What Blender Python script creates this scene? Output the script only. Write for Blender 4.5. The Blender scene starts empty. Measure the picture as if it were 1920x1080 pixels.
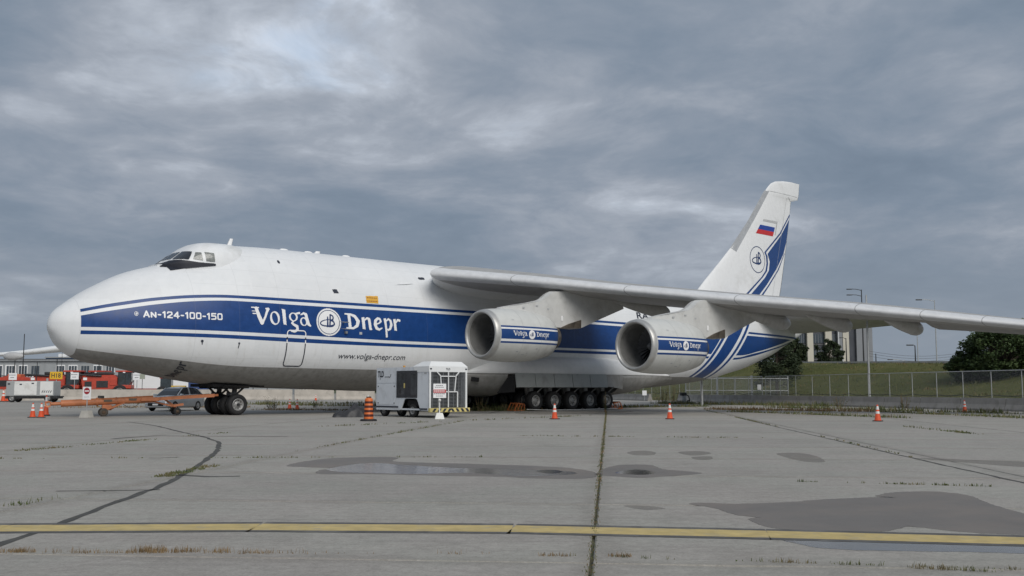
import bpy, bmesh, math, random, bisect
import numpy as np
from mathutils import Vector, Matrix
R = math.radians
random.seed(7)
rng = np.random.default_rng(11)
scene = bpy.context.scene
COL = scene.collection

# ------------------------------------------------------------------ camera, sky, sun, exposure
CAM_H, PITCH, FPX = 1.37, R(5.691), 1905.8
cam_d = bpy.data.cameras.new('camera'); cam = bpy.data.objects.new('camera', cam_d); COL.objects.link(cam)
cam.location = (0, 0, CAM_H); cam.rotation_euler = (R(90) + PITCH, 0, 0)
cam_d.sensor_width = 36; cam_d.lens = 36 * FPX / 1920; cam_d.clip_start = .1; cam_d.clip_end = 6000
scene.camera = cam
scene.view_settings.view_transform = 'Standard'; scene.view_settings.look = 'None'
scene.view_settings.gamma = 1; scene.view_settings.exposure = 0.72
scene.view_settings.use_curve_mapping = False
SUN_EL, SUN_AZ = 38, 154          # azimuth clockwise from +Y, where the light comes from
sun_d = bpy.data.lights.new('sun', 'SUN'); sun_d.energy = 1.5; sun_d.angle = R(40); sun_d.color = (1, .965, .91)
sun = bpy.data.objects.new('sun', sun_d); COL.objects.link(sun)
sun.rotation_euler = (R(90 - SUN_EL), 0, R(180 - SUN_AZ)); sun.location = (0, 0, 80)

world = bpy.data.worlds.new('World'); scene.world = world; world.use_nodes = True
class NT:
    """tiny helper to write node graphs as expressions"""
    def __init__(s, tree): s.t = tree; s.n = tree.nodes; s.l = tree.links
    def new(s, typ, **kw):
        nd = s.n.new(typ)
        for k, v in kw.items(): setattr(nd, k, v)
        return nd
    def put(s, sock, v):
        if isinstance(v, bpy.types.NodeSocket): s.l.new(v, sock)
        elif v is not None: sock.default_value = v
    def m(s, op, a, b=None, c=None, clamp=False):
        nd = s.new('ShaderNodeMath', operation=op); nd.use_clamp = clamp
        for i, v in enumerate((a, b, c)):
            if v is not None: s.put(nd.inputs[i], v)
        return nd.outputs[0]
    def vm(s, op, a, b=None):
        nd = s.new('ShaderNodeVectorMath', operation=op); s.put(nd.inputs[0], a)
        if b is not None: s.put(nd.inputs[1], b)
        return nd.outputs[0]
    def sep(s, v):
        nd = s.new('ShaderNodeSeparateXYZ'); s.put(nd.inputs[0], v); return nd.outputs
    def comb(s, x, y, z):
        nd = s.new('ShaderNodeCombineXYZ')
        for i, v in enumerate((x, y, z)): s.put(nd.inputs[i], v)
        return nd.outputs[0]
    def noise(s, vec, scale, detail=4, rough=.55, dist=0, col=False):
        nd = s.new('ShaderNodeTexNoise'); s.put(nd.inputs['Vector'], vec); nd.inputs['Scale'].default_value = scale
        nd.inputs['Detail'].default_value = detail; nd.inputs['Roughness'].default_value = rough; nd.inputs['Distortion'].default_value = dist
        return nd.outputs['Color' if col else 'Fac']
    def ramp(s, fac, stops):
        nd = s.new('ShaderNodeValToRGB'); s.put(nd.inputs[0], fac); cr = nd.color_ramp
        while len(cr.elements) < len(stops): cr.elements.new(.5)
        for e, (p, c) in zip(cr.elements, stops): e.position = p; e.color = (*c, 1) if len(c) == 3 else c
        return nd.outputs[0]
    def mix(s, fac, a, b, blend='MIX'):
        nd = s.new('ShaderNodeMix', data_type='RGBA', blend_type=blend); s.put(nd.inputs[0], fac)
        for sk, v in ((nd.inputs[6], a), (nd.inputs[7], b)):
            if isinstance(v, bpy.types.NodeSocket): s.l.new(v, sk)
            else: sk.default_value = (*v, 1) if len(v) == 3 else v
        return nd.outputs[2]
    def smooth(s, x, a, b):
        nd = s.new('ShaderNodeMapRange', interpolation_type='SMOOTHSTEP'); s.put(nd.inputs[0], x)
        nd.inputs[1].default_value = a; nd.inputs[2].default_value = b; return nd.outputs[0]
    def curve(s, x, pts):
        nd = s.new('ShaderNodeFloatCurve'); s.put(nd.inputs['Value'], x); cv = nd.mapping.curves[0]
        nd.mapping.extend = 'HORIZONTAL'
        cv.points[0].location = pts[0]; cv.points[-1].location = pts[-1]
        for p in pts[1:-1]: cv.points.new(*p)
        for p in cv.points: p.handle_type = 'AUTO_CLAMPED'
        nd.mapping.update(); return nd.outputs[0]

SKO = (11.1, 11.55)
def build_world():
    t = NT(world.node_tree); t.n.clear()
    sky = t.new('ShaderNodeTexSky', sky_type='NISHITA'); sky.sun_disc = False
    sky.sun_elevation = R(SUN_EL); sky.sun_rotation = R(SUN_AZ); sky.air_density = 1.2; sky.dust_density = 2.5
    tc = t.new('ShaderNodeTexCoord'); d = t.vm('NORMALIZE', tc.outputs['Generated'])
    x, y, z = t.sep(d)
    zz = t.m('MAXIMUM', z, 0.0)
    k = t.m('DIVIDE', 1.0, t.m('ADD', zz, .20))
    # a flat cloud deck seen in perspective: rows of cells that close up toward the horizon
    p = t.comb(t.m('MULTIPLY', x, k), t.m('MULTIPLY', t.m('MULTIPLY', y, k), 1.0), 0.0)
    warp = t.noise(p, 1.1, 3, .5, col=True)
    pw = t.vm('ADD', p, t.vm('MULTIPLY', t.vm('SUBTRACT', warp, (.5, .5, .5)), (.42, .42, 0)))
    big = t.noise(t.vm('ADD', pw, (SKO[0], SKO[1], 0)), .85, 3, .5)
    mid = t.noise(t.vm('ADD', pw, (SKO[0] + 4.6, SKO[1] + 1.6, 1)), 2.3, 6, .58, .15)
    fine = t.noise(t.vm('ADD', pw, (1.2, 9.1, 2)), 6.5, 6, .6, .3)
    lum = t.m('ADD', t.m('ADD', t.m('MULTIPLY', big, .50), t.m('MULTIPLY', mid, .38)), t.m('MULTIPLY', fine, .12))
    cl = t.ramp(lum, [(.37, (.098, .127, .166)), (.45, (.118, .148, .189)), (.505, (.146, .172, .211)), (.555, (.190, .212, .248)), (.60, (.260, .285, .325)), (.66, (.46, .49, .54))])
    # air between the far clouds and the viewer
    hz = t.smooth(z, .0, .19)
    cl = t.mix(t.m('MULTIPLY', t.m('SUBTRACT', 1.0, hz), .80), cl, (.146, .168, .196))
    gap = t.smooth(t.m('ADD', t.m('MULTIPLY', big, .6), t.m('MULTIPLY', mid, .4)), .60, .68)
    b1 = t.new('ShaderNodeBackground'); t.l.new(sky.outputs[0], b1.inputs[0]); b1.inputs[1].default_value = .075
    b2 = t.new('ShaderNodeBackground'); t.l.new(cl, b2.inputs[0]); b2.inputs[1].default_value = 1.09
    ms = t.new('ShaderNodeMixShader'); t.l.new(t.m('SUBTRACT', 1.0, t.m('MULTIPLY', t.m('MULTIPLY', gap, hz), .55)), ms.inputs[0])
    t.l.new(b1.outputs[0], ms.inputs[1]); t.l.new(b2.outputs[0], ms.inputs[2])
    o = t.new('ShaderNodeOutputWorld'); t.l.new(ms.outputs[0], o.inputs[0])
build_world()

# ------------------------------------------------------------------ helpers
def tag(o, label=None, cat=None, group=None, kind=None):
    if label: o['label'] = label
    if cat: o['category'] = cat
    if group: o['group'] = group
    if kind: o['kind'] = kind
    return o
def empty(name, loc=(0, 0, 0), rz=0, label=None, cat=None, group=None):
    o = bpy.data.objects.new(name, None); COL.objects.link(o); o.location = loc; o.rotation_euler = (0, 0, rz)
    o.empty_display_size = .3
    return tag(o, label, cat, group)
def kids(o): return [c for c in bpy.data.objects if c.parent == o]
def copy_tree(o, parent=None):
    c = o.copy(); COL.objects.link(c); c.parent = parent
    for ch in kids(o): copy_tree(ch, c)
    return c

class MB:
    def __init__(s): s.v = []; s.f = []; s.m = []; s.sm = []
    def add(s, vs, fs, mat=0, smooth=False):
        b = len(s.v); s.v += [tuple(map(float, p)) for p in vs]
        for f in fs: s.f.append([b + i for i in f]); s.m.append(mat); s.sm.append(smooth)
        return s
    def box(s, c, d, rz=0, mat=0, ch=0.0, rx=0, ry=0):
        h = [v / 2 for v in d]; M = Matrix.Rotation(rz, 3, 'Z') @ Matrix.Rotation(ry, 3, 'Y') @ Matrix.Rotation(rx, 3, 'X')
        if ch <= 0:
            pts = [(x, y, z) for z in (-1, 1) for y in (-1, 1) for x in (-1, 1)]
            vs = [Vector(c) + M @ Vector((p[0] * h[0], p[1] * h[1], p[2] * h[2])) for p in pts]
            fs = [(0, 2, 3, 1), (4, 5, 7, 6), (0, 1, 5, 4), (2, 6, 7, 3), (0, 4, 6, 2), (1, 3, 7, 5)]
            return s.add(vs, fs, mat)
        ch = min(ch, min(h) * .9)
        bm = bmesh.new(); bmesh.ops.create_cube(bm, size=1)
        for v in bm.verts: v.co = Vector((v.co.x * d[0], v.co.y * d[1], v.co.z * d[2]))
        bmesh.ops.bevel(bm, geom=bm.edges[:], offset=ch, segments=2, profile=.6, affect='EDGES')
        bm.verts.index_update()
        s.add([Vector(c) + M @ v.co for v in bm.verts], [[v.index for v in f.verts] for f in bm.faces], mat)
        bm.free(); return s
    def loft(s, rings, mat=0, closed=True, caps=(True, True), smooth=True):
        n = len(rings[0]); b = len(s.v)
        vs = [p for r in rings for p in r]; fs = []
        for i in range(len(rings) - 1):
            for j in range(n if closed else n - 1):
                k = (j + 1) % n
                fs.append((i * n + j, i * n + k, (i + 1) * n + k, (i + 1) * n + j))
        s.add(vs, fs, mat, smooth)
        for on, i in ((caps[0], 0), (caps[1], len(rings) - 1)):
            if on:
                k0 = len(s.v); s.v += [tuple(map(float, p)) for p in rings[i]]
                s.f.append([k0 + j for j in (range(n - 1, -1, -1) if i == 0 else range(n))]); s.m.append(mat); s.sm.append(False)
        return s
    def lathe(s, prof, o, ax, n=24, mat=0, smooth=True, caps=(False, False)):
        ax = Vector(ax).normalized(); u = ax.orthogonal().normalized(); w = ax.cross(u); o = Vector(o)
        rings = [[o + ax * a + (u * math.cos(2 * math.pi * j / n) + w * math.sin(2 * math.pi * j / n)) * r for j in range(n)] for a, r in prof]
        return s.loft(rings, mat, True, caps, smooth)
    def cyl(s, p0, p1, r0, r1=None, n=10, mat=0, smooth=True):
        p0 = Vector(p0); p1 = Vector(p1); L = (p1 - p0).length
        if L < 1e-6: return s
        return s.lathe([(0, r0), (L, r0 if r1 is None else r1)], p0, p1 - p0, n, mat, smooth, (True, True))
    def tube(s, pts, r, n=6, mat=0):
        for a, b in zip(pts[:-1], pts[1:]): s.cyl(a, b, r, n=n, mat=mat)
        return s
    def bar(s, p0, p1, w, h, mat=0):
        p0 = Vector(p0); p1 = Vector(p1); d = (p1 - p0).normalized(); up = Vector((0, 0, 1))
        if abs(d.z) > .98: up = Vector((1, 0, 0))
        sd = d.cross(up).normalized(); up = sd.cross(d)
        q = [(-1, -1), (1, -1), (1, 1), (-1, 1)]
        return s.loft([[p + sd * a * w / 2 + up * b * h / 2 for a, b in q] for p in (p0, p1)], mat, True, (True, True), False)
    def prism(s, poly, fn, t0, t1, mat=0):
        n = len(poly)
        return s.loft([[fn(a, b, t) for a, b in poly] for t in (t0, t1)], mat, True, (True, True), False)
    def sphere(s, c, r, n=12, mat=0, sz=(1, 1, 1)):
        rings = []
        for i in range(n // 2 + 1):
            th = math.pi * i / (n // 2); rr = max(1e-4, math.sin(th)) * r
            rings.append([(c[0] + rr * math.cos(2 * math.pi * j / n) * sz[0], c[1] + rr * math.sin(2 * math.pi * j / n) * sz[1], c[2] + r * math.cos(th) * sz[2]) for j in range(n)])
        return s.loft(rings[::-1], mat)
    def build(s, name, mats, parent=None, loc=None, rz=0, fix=True):
        me = bpy.data.meshes.new(name); me.from_pydata(s.v, [], s.f)
        if not isinstance(mats, (list, tuple)): mats = [mats]
        for m in mats: me.materials.append(m)
        me.polygons.foreach_set('material_index', s.m); me.polygons.foreach_set('use_smooth', s.sm)
        if fix and len(s.f) < 60000:
            bm = bmesh.new(); bm.from_mesh(me); bmesh.ops.recalc_face_normals(bm, faces=bm.faces); bm.to_mesh(me); bm.free()
        me.update()
        o = bpy.data.objects.new(name, me); COL.objects.link(o)
        if parent: o.parent = parent
        if loc is not None: o.location = loc
        if rz: o.rotation_euler = (0, 0, rz)
        return o

def text_polys(body, size=1.0, shear=0.0, bold=0.0, spacing=1.0):
    """built-in font as flat triangles, lower left at the origin"""
    cu = bpy.data.curves.new('t', 'FONT'); cu.body = body; cu.size = size; cu.shear = shear; cu.offset = bold; cu.space_character = spacing
    cu.resolution_u = 3
    ob = bpy.data.objects.new('t', cu); COL.objects.link(ob)
    dg = bpy.context.evaluated_depsgraph_get(); dg.update()
    me = bpy.data.meshes.new_from_object(ob.evaluated_get(dg))
    vs = [(v.co.x, v.co.y) for v in me.vertices]; fs = [list(p.vertices) for p in me.polygons]
    bpy.data.objects.remove(ob); bpy.data.curves.remove(cu); bpy.data.meshes.remove(me)
    return vs, fs
def text_obj(name, body, fn, box, mat, parent=None, shear=0, bold=0, spacing=1.0, cuts=None):
    """text stretched over box=(u0,u1,v0,v1), laid on a surface by fn(u,v)"""
    vs, fs = text_polys(body, 1, shear, bold, spacing)
    xs = [v[0] for v in vs]; ys = [v[1] for v in vs]; x0, x1, y0, y1 = min(xs), max(xs), min(ys), max(ys)
    u0, u1, v0, v1 = box
    mb = MB(); mb.add([fn(u0 + (x - x0) / (x1 - x0) * (u1 - u0), v0 + (y - y0) / (y1 - y0) * (v1 - v0)) for x, y in vs], fs)
    return mb.build(name, mat, parent, fix=False)

# strokes: ('p',[(x,y,r)...]) brush path, ('r',cx,cy,rx,ry,irx,iry,ang) ring, ('d',cx,cy,rx,ry) disc, ('q',[(x,y)...]) polygon
def ink(strokes, X, Y):
    m = np.zeros(X.shape, bool)
    for s in strokes:
        if s[0] == 'p':
            for (ax, ay, ar), (bx, by, br) in zip(s[1][:-1], s[1][1:]):
                dx, dy = bx - ax, by - ay; L = dx * dx + dy * dy + 1e-9
                t = np.clip(((X - ax) * dx + (Y - ay) * dy) / L, 0, 1)
                m |= (X - ax - t * dx) ** 2 + (Y - ay - t * dy) ** 2 < (ar + t * (br - ar)) ** 2
        elif s[0] in 'rd':
            cx, cy, rx, ry = s[1:5]
            o = ((X - cx) / rx) ** 2 + ((Y - cy) / ry) ** 2 < 1
            if s[0] == 'r':
                ix, iy, an = s[5:8]; c, q = math.cos(an), math.sin(an)
                a = (X - cx) * c + (Y - cy) * q; b = -(X - cx) * q + (Y - cy) * c
                o &= ~((a / ix) ** 2 + (b / iy) ** 2 < 1)
            m |= o
        elif s[0] == 'q':
            P = s[1]; ins = np.zeros(X.shape, bool)
            for (x1, y1), (x2, y2) in zip(P, P[1:] + P[:1]):
                if y1 == y2: continue
                c = ((y1 > Y) != (y2 > Y)) & (X < (x2 - x1) * (Y - y1) / (y2 - y1) + x1); ins ^= c
            m |= ins
    return m
def raster(name, strokes, box, du, dv, fn, mat, parent=None, mask=None, run=.45, mat2=None):
    """ink cut into thin strips laid on a curved surface by fn(u,v)"""
    u0, u1, v0, v1 = box; nu = int((u1 - u0) / du); nv = int((v1 - v0) / dv)
    U = u0 + (np.arange(nu) + .5) * du; V = v0 + (np.arange(nv) + .5) * dv
    G = ink(strokes, *np.meshgrid(U, V))
    if mask is not None and mat2 is None: G &= mask(*np.meshgrid(U, V))
    mb = MB(); cut = max(1, int(run / du)); two = mat2 is not None; M2 = mask(*np.meshgrid(U, V)) if two else None
    for j in range(nv):
        row = G[j]; i = 0
        while i < nu:
            if not row[i]: i += 1; continue
            k = i
            while k < nu and row[k] and k - i < cut: k += 1
            a, b, c, d = u0 + i * du, u0 + k * du, v0 + j * dv, v0 + (j + 1) * dv
            mb.add([fn(a, c), fn(b, c), fn(b, d), fn(a, d)], [(0, 1, 2, 3)], int(two and not M2[j, i]), True); i = k
    return mb.build(name, [mat, mat2] if two else mat, parent, fix=False)

# ------------------------------------------------------------------ materials
MATS = {}
def mat(name, col, rough=.6, metal=0.0, var=.12, scale=3.0, bump=0.0, bscale=40, dirt=None, dscale=1.2, coat=0, spec=.5, world=False):
    if name in MATS: return MATS[name]
    m = bpy.data.materials.new(name); m.use_nodes = True; t = NT(m.node_tree); bs = t.n['Principled BSDF']
    tc = t.new('ShaderNodeTexCoord'); vec = tc.outputs['Object']
    if world: vec = t.new('ShaderNodeNewGeometry').outputs['Position']
    nz = t.noise(vec, scale, 5, .6)
    lo = tuple(c * (1 - var) for c in col); hi = tuple(min(1, c * (1 + var)) for c in col)
    c = t.ramp(nz, [(.3, lo), (.7, hi)])
    if dirt:
        dn = t.smooth(t.noise(vec, dscale, 6, .65, .4), .5, .72); c = t.mix(t.m('MULTIPLY', dn, .7), c, dirt)
    t.l.new(c, bs.inputs['Base Color'])
    rr = t.m('ADD', rough - .08, t.m('MULTIPLY', t.noise(vec, scale * 2.3, 4), .16)); t.l.new(rr, bs.inputs['Roughness'])
    bs.inputs['Metallic'].default_value = metal; bs.inputs['Coat Weight'].default_value = coat; bs.inputs['Specular IOR Level'].default_value = spec
    if bump:
        b = t.new('ShaderNodeBump'); b.inputs['Strength'].default_value = bump; b.inputs['Distance'].default_value = .02
        t.l.new(t.noise(vec, bscale, 4), b.inputs['Height']); t.l.new(b.outputs[0], bs.inputs['Normal'])
    MATS[name] = m; return m
def emis_free(): pass
NAVY = (.0080, .046, .178)
white_paint = mat('white_paint', (.74, .75, .755), .4, var=.03, dirt=(.56, .56, .54), dscale=.6)
navy_paint = mat('navy_paint', NAVY, .35, var=.08)
navy_mark = mat('navy_mark', (.012, .035, .12), .4, var=.05)
dark_mark = mat('dark_mark', (.025, .03, .045), .5, var=.1)
white_mark = mat('white_mark', (.80, .80, .80), .4, var=.02)
grey_line = mat('grey_line', (.40, .41, .42), .6, var=.1)
black_rubber = mat('black_rubber', (.016, .016, .017), .8, var=.25, scale=9, bump=.2)
dark_metal = mat('dark_metal', (.05, .05, .052), .5, .6, var=.3, scale=6)
black_void = mat('black_void', (.01, .01, .011), .9)
rim_grey = mat('rim_grey', (.29, .29, .285), .45, .3, dirt=(.16, .14, .12), dscale=4)
steel = mat('steel', (.46, .46, .45), .38, .8, dirt=(.25, .23, .2), dscale=2)
galv = mat('galvanised_steel', (.42, .43, .43), .5, .5, dirt=(.28, .27, .25))
glass_dark = mat('dark_glass', (.022, .025, .03), .06, spec=.8)
red_paint = mat('red_paint', (.44, .055, .030), .45, var=.15, dirt=(.22, .07, .05))
# ------------------------------------------------------------------ ground frame: slabs run along U (away), V (to the right)
def gnd(x, y):
    u = (x - 960) / FPX; v = (540 - y) / FPX; c, s = math.cos(PITCH), math.sin(PITCH)
    dx, dy, dz = u, c - v * s, s + v * c; k = -CAM_H / dz
    return dx * k, dy * k
GA = R(5.4); GU = Vector((math.sin(GA), math.cos(GA))); GV = Vector((math.cos(GA), -math.sin(GA)))
G0 = Vector(gnd(1108, 1056)); SLW, SLL = 6.65, 4.15
def guv(u, v): p = G0 + GU * u + GV * v; return p.x, p.y
COL0, COL1, ROW0, ROW1 = -6, 6, -2, 12

def concrete(name, joints=False):
    m = bpy.data.materials.new(name); m.use_nodes = True; t = NT(m.node_tree); bs = t.n['Principled BSDF']
    pos = t.new('ShaderNodeNewGeometry').outputs['Position']
    rnd = t.new('ShaderNodeObjectInfo').outputs['Random']
    a = t.noise(pos, .22, 5, .6); b = t.noise(pos, 1.7, 6, .65, .3); f = t.noise(pos, 46, 3, .7); g = t.noise(pos, 170, 2, .7)
    rot = t.new('ShaderNodeMapping'); rot.inputs['Rotation'].default_value = (0, 0, GA); rot.inputs['Scale'].default_value = (.16, 2.2, 1); t.l.new(pos, rot.inputs[0])
    streak = t.noise(rot.outputs[0], 2.2, 5, .6)
    base = t.ramp(t.m('ADD', t.m('MULTIPLY', a, .5), t.m('MULTIPLY', b, .5)), [(.33, (.248, .239, .224)), (.5, (.298, .290, .275)), (.68, (.343, .334, .318))])
    if not joints: base = t.mix(1.0, base, t.ramp(rnd, [(0, (.93, .93, .93)), (1, (1.05, 1.045, 1.035))]), 'MULTIPLY')
    mot = t.noise(pos, 7.5, 5, .7, .2); base = t.mix(t.m('MULTIPLY', t.smooth(mot, .35, .65), .22), base, (.235, .226, .210))
    pit = t.noise(pos, 19, 4, .75); base = t.mix(t.m('MULTIPLY', t.smooth(pit, .60, .72), .45), base, (.155, .148, .138)); base = t.mix(t.m('MULTIPLY', t.smooth(pit, .28, .40), -.0), base, (.4, .4, .4))
    if not joints:
        ox, oy, oz = t.sep(t.new('ShaderNodeTexCoord').outputs['Object']); wob = t.m('MULTIPLY', t.m('SUBTRACT', b, .5), .5)
        ed = t.m('MINIMUM', t.m('SUBTRACT', SLW / 2, t.m('ABSOLUTE', ox)), t.m('SUBTRACT', SLL / 2, t.m('ABSOLUTE', oy)))
        base = t.mix(t.m('MULTIPLY', t.m('SUBTRACT', 1.0, t.smooth(t.m('ADD', ed, wob), .0, .30)), .38), base, (.175, .165, .148))
    base = t.mix(t.m('MULTIPLY', t.smooth(streak, .48, .70), .42), base, (.21, .203, .193))
    base = t.mix(t.m('MULTIPLY', t.smooth(f, .42, .72), .25), base, (.40, .39, .375))
    base = t.mix(t.m('MULTIPLY', t.smooth(g, .55, .8), .35), base, (.14, .135, .13))
    spots = t.smooth(t.noise(pos, .75, 7, .72, .6), .57, .70)
    base = t.mix(t.m('MULTIPLY', spots, .35), base, (.17, .16, .15))
    if joints:
        x, y, z = t.sep(pos); dx = t.m('SUBTRACT', x, G0.x); dy = t.m('SUBTRACT', y, G0.y)
        u = t.m('ADD', t.m('MULTIPLY', dx, GU.x), t.m('MULTIPLY', dy, GU.y)); v = t.m('ADD', t.m('MULTIPLY', dx, GV.x), t.m('MULTIPLY', dy, GV.y))
        brk = t.noise(pos, .9, 4, .6)
        for q, w, wd in ((u, SLL, .05), (v, SLW, .07)):
            d = t.m('ABSOLUTE', t.m('SUBTRACT', t.m('FRACT', t.m('ADD', t.m('DIVIDE', q, w), .5)), .5))
            ln = t.m('LESS_THAN', t.m('MULTIPLY', d, w), t.m('MULTIPLY', brk, wd * 2))
            base = t.mix(t.m('MULTIPLY', ln, .7), base, (.075, .075, .05))
        far = t.smooth(t.m('ABSOLUTE', y), 240, 420)
        base = t.mix(far, base, (.07, .085, .04))
    gr = t.m('ADD', t.m('MULTIPLY', t.m('SUBTRACT', t.noise(pos, 9, 5, .9), .5), 1.15), t.m('MULTIPLY', t.m('SUBTRACT', t.noise(pos, 38, 2, .8), .5), .7))
    tint = t.mix(t.smooth(t.noise(pos, .55, 3, .5), .35, .65), (1.04, 1.0, .965), (1.015, 1.01, .96))
    base = t.mix(1.0, base, tint, 'MULTIPLY'); gv = t.m('ADD', 1.04, gr); base = t.mix(1.0, base, t.comb(gv, gv, gv), 'MULTIPLY')
    t.l.new(base, bs.inputs['Base Color'])
    t.l.new(t.m('ADD', .72, t.m('MULTIPLY', b, .2)), bs.inputs['Roughness']); bs.inputs['Specular IOR Level'].default_value = .35
    bp = t.new('ShaderNodeBump'); bp.inputs['Strength'].default_value = .35; bp.inputs['Distance'].default_value = .006
    t.l.new(t.m('ADD', f, t.m('MULTIPLY', g, .6)), bp.inputs['Height']); t.l.new(bp.outputs[0], bs.inputs['Normal'])
    return m
m_slab = concrete('slab_concrete'); m_apron = concrete('apron_concrete', True)
m_joint = mat('joint_soil', (.085, .078, .05), .95, var=.5, scale=2.5, dirt=(.05, .062, .022), dscale=1.3, world=True, bump=.5)

u0, u1 = (ROW0) * SLL, (ROW1) * SLL; v0, v1 = COL0 * SLW, COL1 * SLW
mb = MB(); E_ = 2500
def gp(u, v, z): x, y = guv(u, v); return (x, y, z)
mb.add([gp(u0, v0, 0), gp(u0, v1, 0), gp(u1, v1, 0), gp(u1, v0, 0), (-E_, -E_, 0), (E_, -E_, 0), (E_, E_, 0), (-E_, E_, 0)],
       [(4, 5, 1, 0), (5, 6, 2, 1), (6, 7, 3, 2), (7, 4, 0, 3)])
mb.add([gp(u0, v0, -.03), gp(u0, v1, -.03), gp(u1, v1, -.03), gp(u1, v0, -.03)], [(0, 1, 2, 3)], 1)
for a, b in ((0, 1), (1, 2), (2, 3), (3, 0)):
    q = [(u0, v0), (u0, v1), (u1, v1), (u1, v0)]; mb.add([gp(*q[a], 0), gp(*q[b], 0), gp(*q[b], -.03), gp(*q[a], -.03)], [(0, 1, 2, 3)], 1)
apron = tag(mb.build('apron', [m_apron, m_joint], fix=False), kind='structure')
# one concrete slab, worn at the arrises, shared by all
def slab_mesh(seed):
    r = random.Random(seed); g = .014; W_, L_ = SLW / 2 - g, SLL / 2 - g; top = []; n1, n2 = 15, 10
    for i in range(n1): top.append((-W_ + 2 * W_ * i / n1, -L_))
    for i in range(n2): top.append((W_, -L_ + 2 * L_ * i / n2))
    for i in range(n1): top.append((W_ - 2 * W_ * i / n1, L_))
    for i in range(n2): top.append((-W_, L_ - 2 * L_ * i / n2))
    b = MB(); rings = []
    jit = [(r.uniform(0, .012) + (.03 if r.random() < .10 else 0)) for _ in top]
    for ins, z in ((0, -.029), (0, -.012), (1, 0)):
        rings.append([(x - math.copysign(min(abs(x), jit[i] * ins + .006 * ins), x) if abs(abs(x) - W_) < 1e-6 else x,
                       y - math.copysign(min(abs(y), jit[i] * ins + .006 * ins), y) if abs(abs(y) - L_) < 1e-6 else y, z) for i, (x, y) in enumerate(top)])
    b.loft(rings, 0, True, (False, True), False)
    return b
slabs = [slab_mesh(k).build('concrete_slab', m_slab, apron) for k in range(4)]
first = [True] * 4
for r_ in range(ROW0, ROW1):
    for c_ in range(COL0, COL1):
        k = random.randrange(4)
        o = slabs[k]
        if not first[k]: o = slabs[k].copy(); COL.objects.link(o)
        first[k] = False
        x, y = guv((r_ + .5) * SLL, (c_ + .5) * SLW); o.location = (x, y, random.uniform(-.0006, .0)); o.rotation_euler = (0, 0, -GA + (math.pi if random.random() < .5 else 0))

# painted taxi line: yellow on a black border, broken where it crosses joints
m_yel = mat('yellow_line_paint', (.50, .385, .155), .7, var=.18, scale=5, dirt=(.36, .315, .22), dscale=5.5, world=True)
m_blk = mat('black_line_paint', (.085, .083, .08), .75, var=.3, scale=5, dirt=(.2, .195, .185), dscale=2, world=True)
LC = [(-420, 991), (0, 991), (480, 988.2), (960, 991.5), (1440, 1002), (1920, 1014.5), (2350, 1026)]
cl = [Vector(gnd(*p)) for p in LC]
def ribbon(name, off0, off1, z, m):
    mb = MB(); pts = []
    for a, b in zip(cl[:-1], cl[1:]):
        for k in range(12): pts.append(a.lerp(b, k / 12))
    for i in range(len(pts) - 1):
        a, b = pts[i], pts[i + 1]; d = (b - a).normalized(); n = Vector((-d.y, d.x)); j = random.uniform(-.004, .004)
        q = [a + n * (off0 + j), b + n * (off0 + j), b + n * (off1 + j), a + n * (off1 + j)]
        mb.add([(p.x, p.y, z) for p in q], [(0, 1, 2, 3)])
    return mb.build(name, m, apron, fix=False)
ribbon('yellow_line', -.235, .235, .0034, m_yel)
ribbon('black_border', .235, .37, .0030, m_blk); ribbon('black_border', -.36, -.235, .0030, m_blk)

def blob(name, px, z, m, jit=.05, parent=apron):
    """a film of damp on the slabs whose rim dries out unevenly: fade 1 inside, 0 at the rim"""
    P = [Vector(gnd(*p)) for p in px]; out = []; n = len(P)
    for i in range(n):
        p0, p1, p2, p3 = P[i - 1], P[i], P[(i + 1) % n], P[(i + 2) % n]
        for k in range(6):
            t = k / 6; out.append(.5 * ((2 * p1) + (p2 - p0) * t + (2 * p0 - 5 * p1 + 4 * p2 - p3) * t * t + (3 * p1 - p0 - 3 * p2 + p3) * t ** 3))
    N = len(out); ar = sum(out[i].x * out[(i + 1) % N].y - out[(i + 1) % N].x * out[i].y for i in range(N)); sg = 1 if ar > 0 else -1
    size = math.sqrt(abs(ar) / 2); w = min(.16, size * .10); ring = []
    for i in range(N):
        d = (out[(i + 1) % N] - out[i - 1]); d = d.normalized() if d.length > 1e-6 else Vector((1, 0)); ring.append(out[i] + Vector((d.y, -d.x)) * sg * w)
    me = bpy.data.meshes.new(name); bm = bmesh.new(); lay = bm.verts.layers.float.new('fade')
    vi = [bm.verts.new((p.x, p.y, z)) for p in out]; vo = [bm.verts.new((p.x, p.y, z)) for p in ring]
    for v in vi: v[lay] = 1.0
    f = bm.faces.new(vi); bmesh.ops.triangulate(bm, faces=[f])
    for i in range(N): bm.faces.new((vo[i], vo[(i + 1) % N], vi[(i + 1) % N], vi[i]))
    bm.to_mesh(me); bm.free(); me.materials.append(m)
    o = bpy.data.objects.new(name, me); COL.objects.link(o); o.parent = parent; return o
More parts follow.
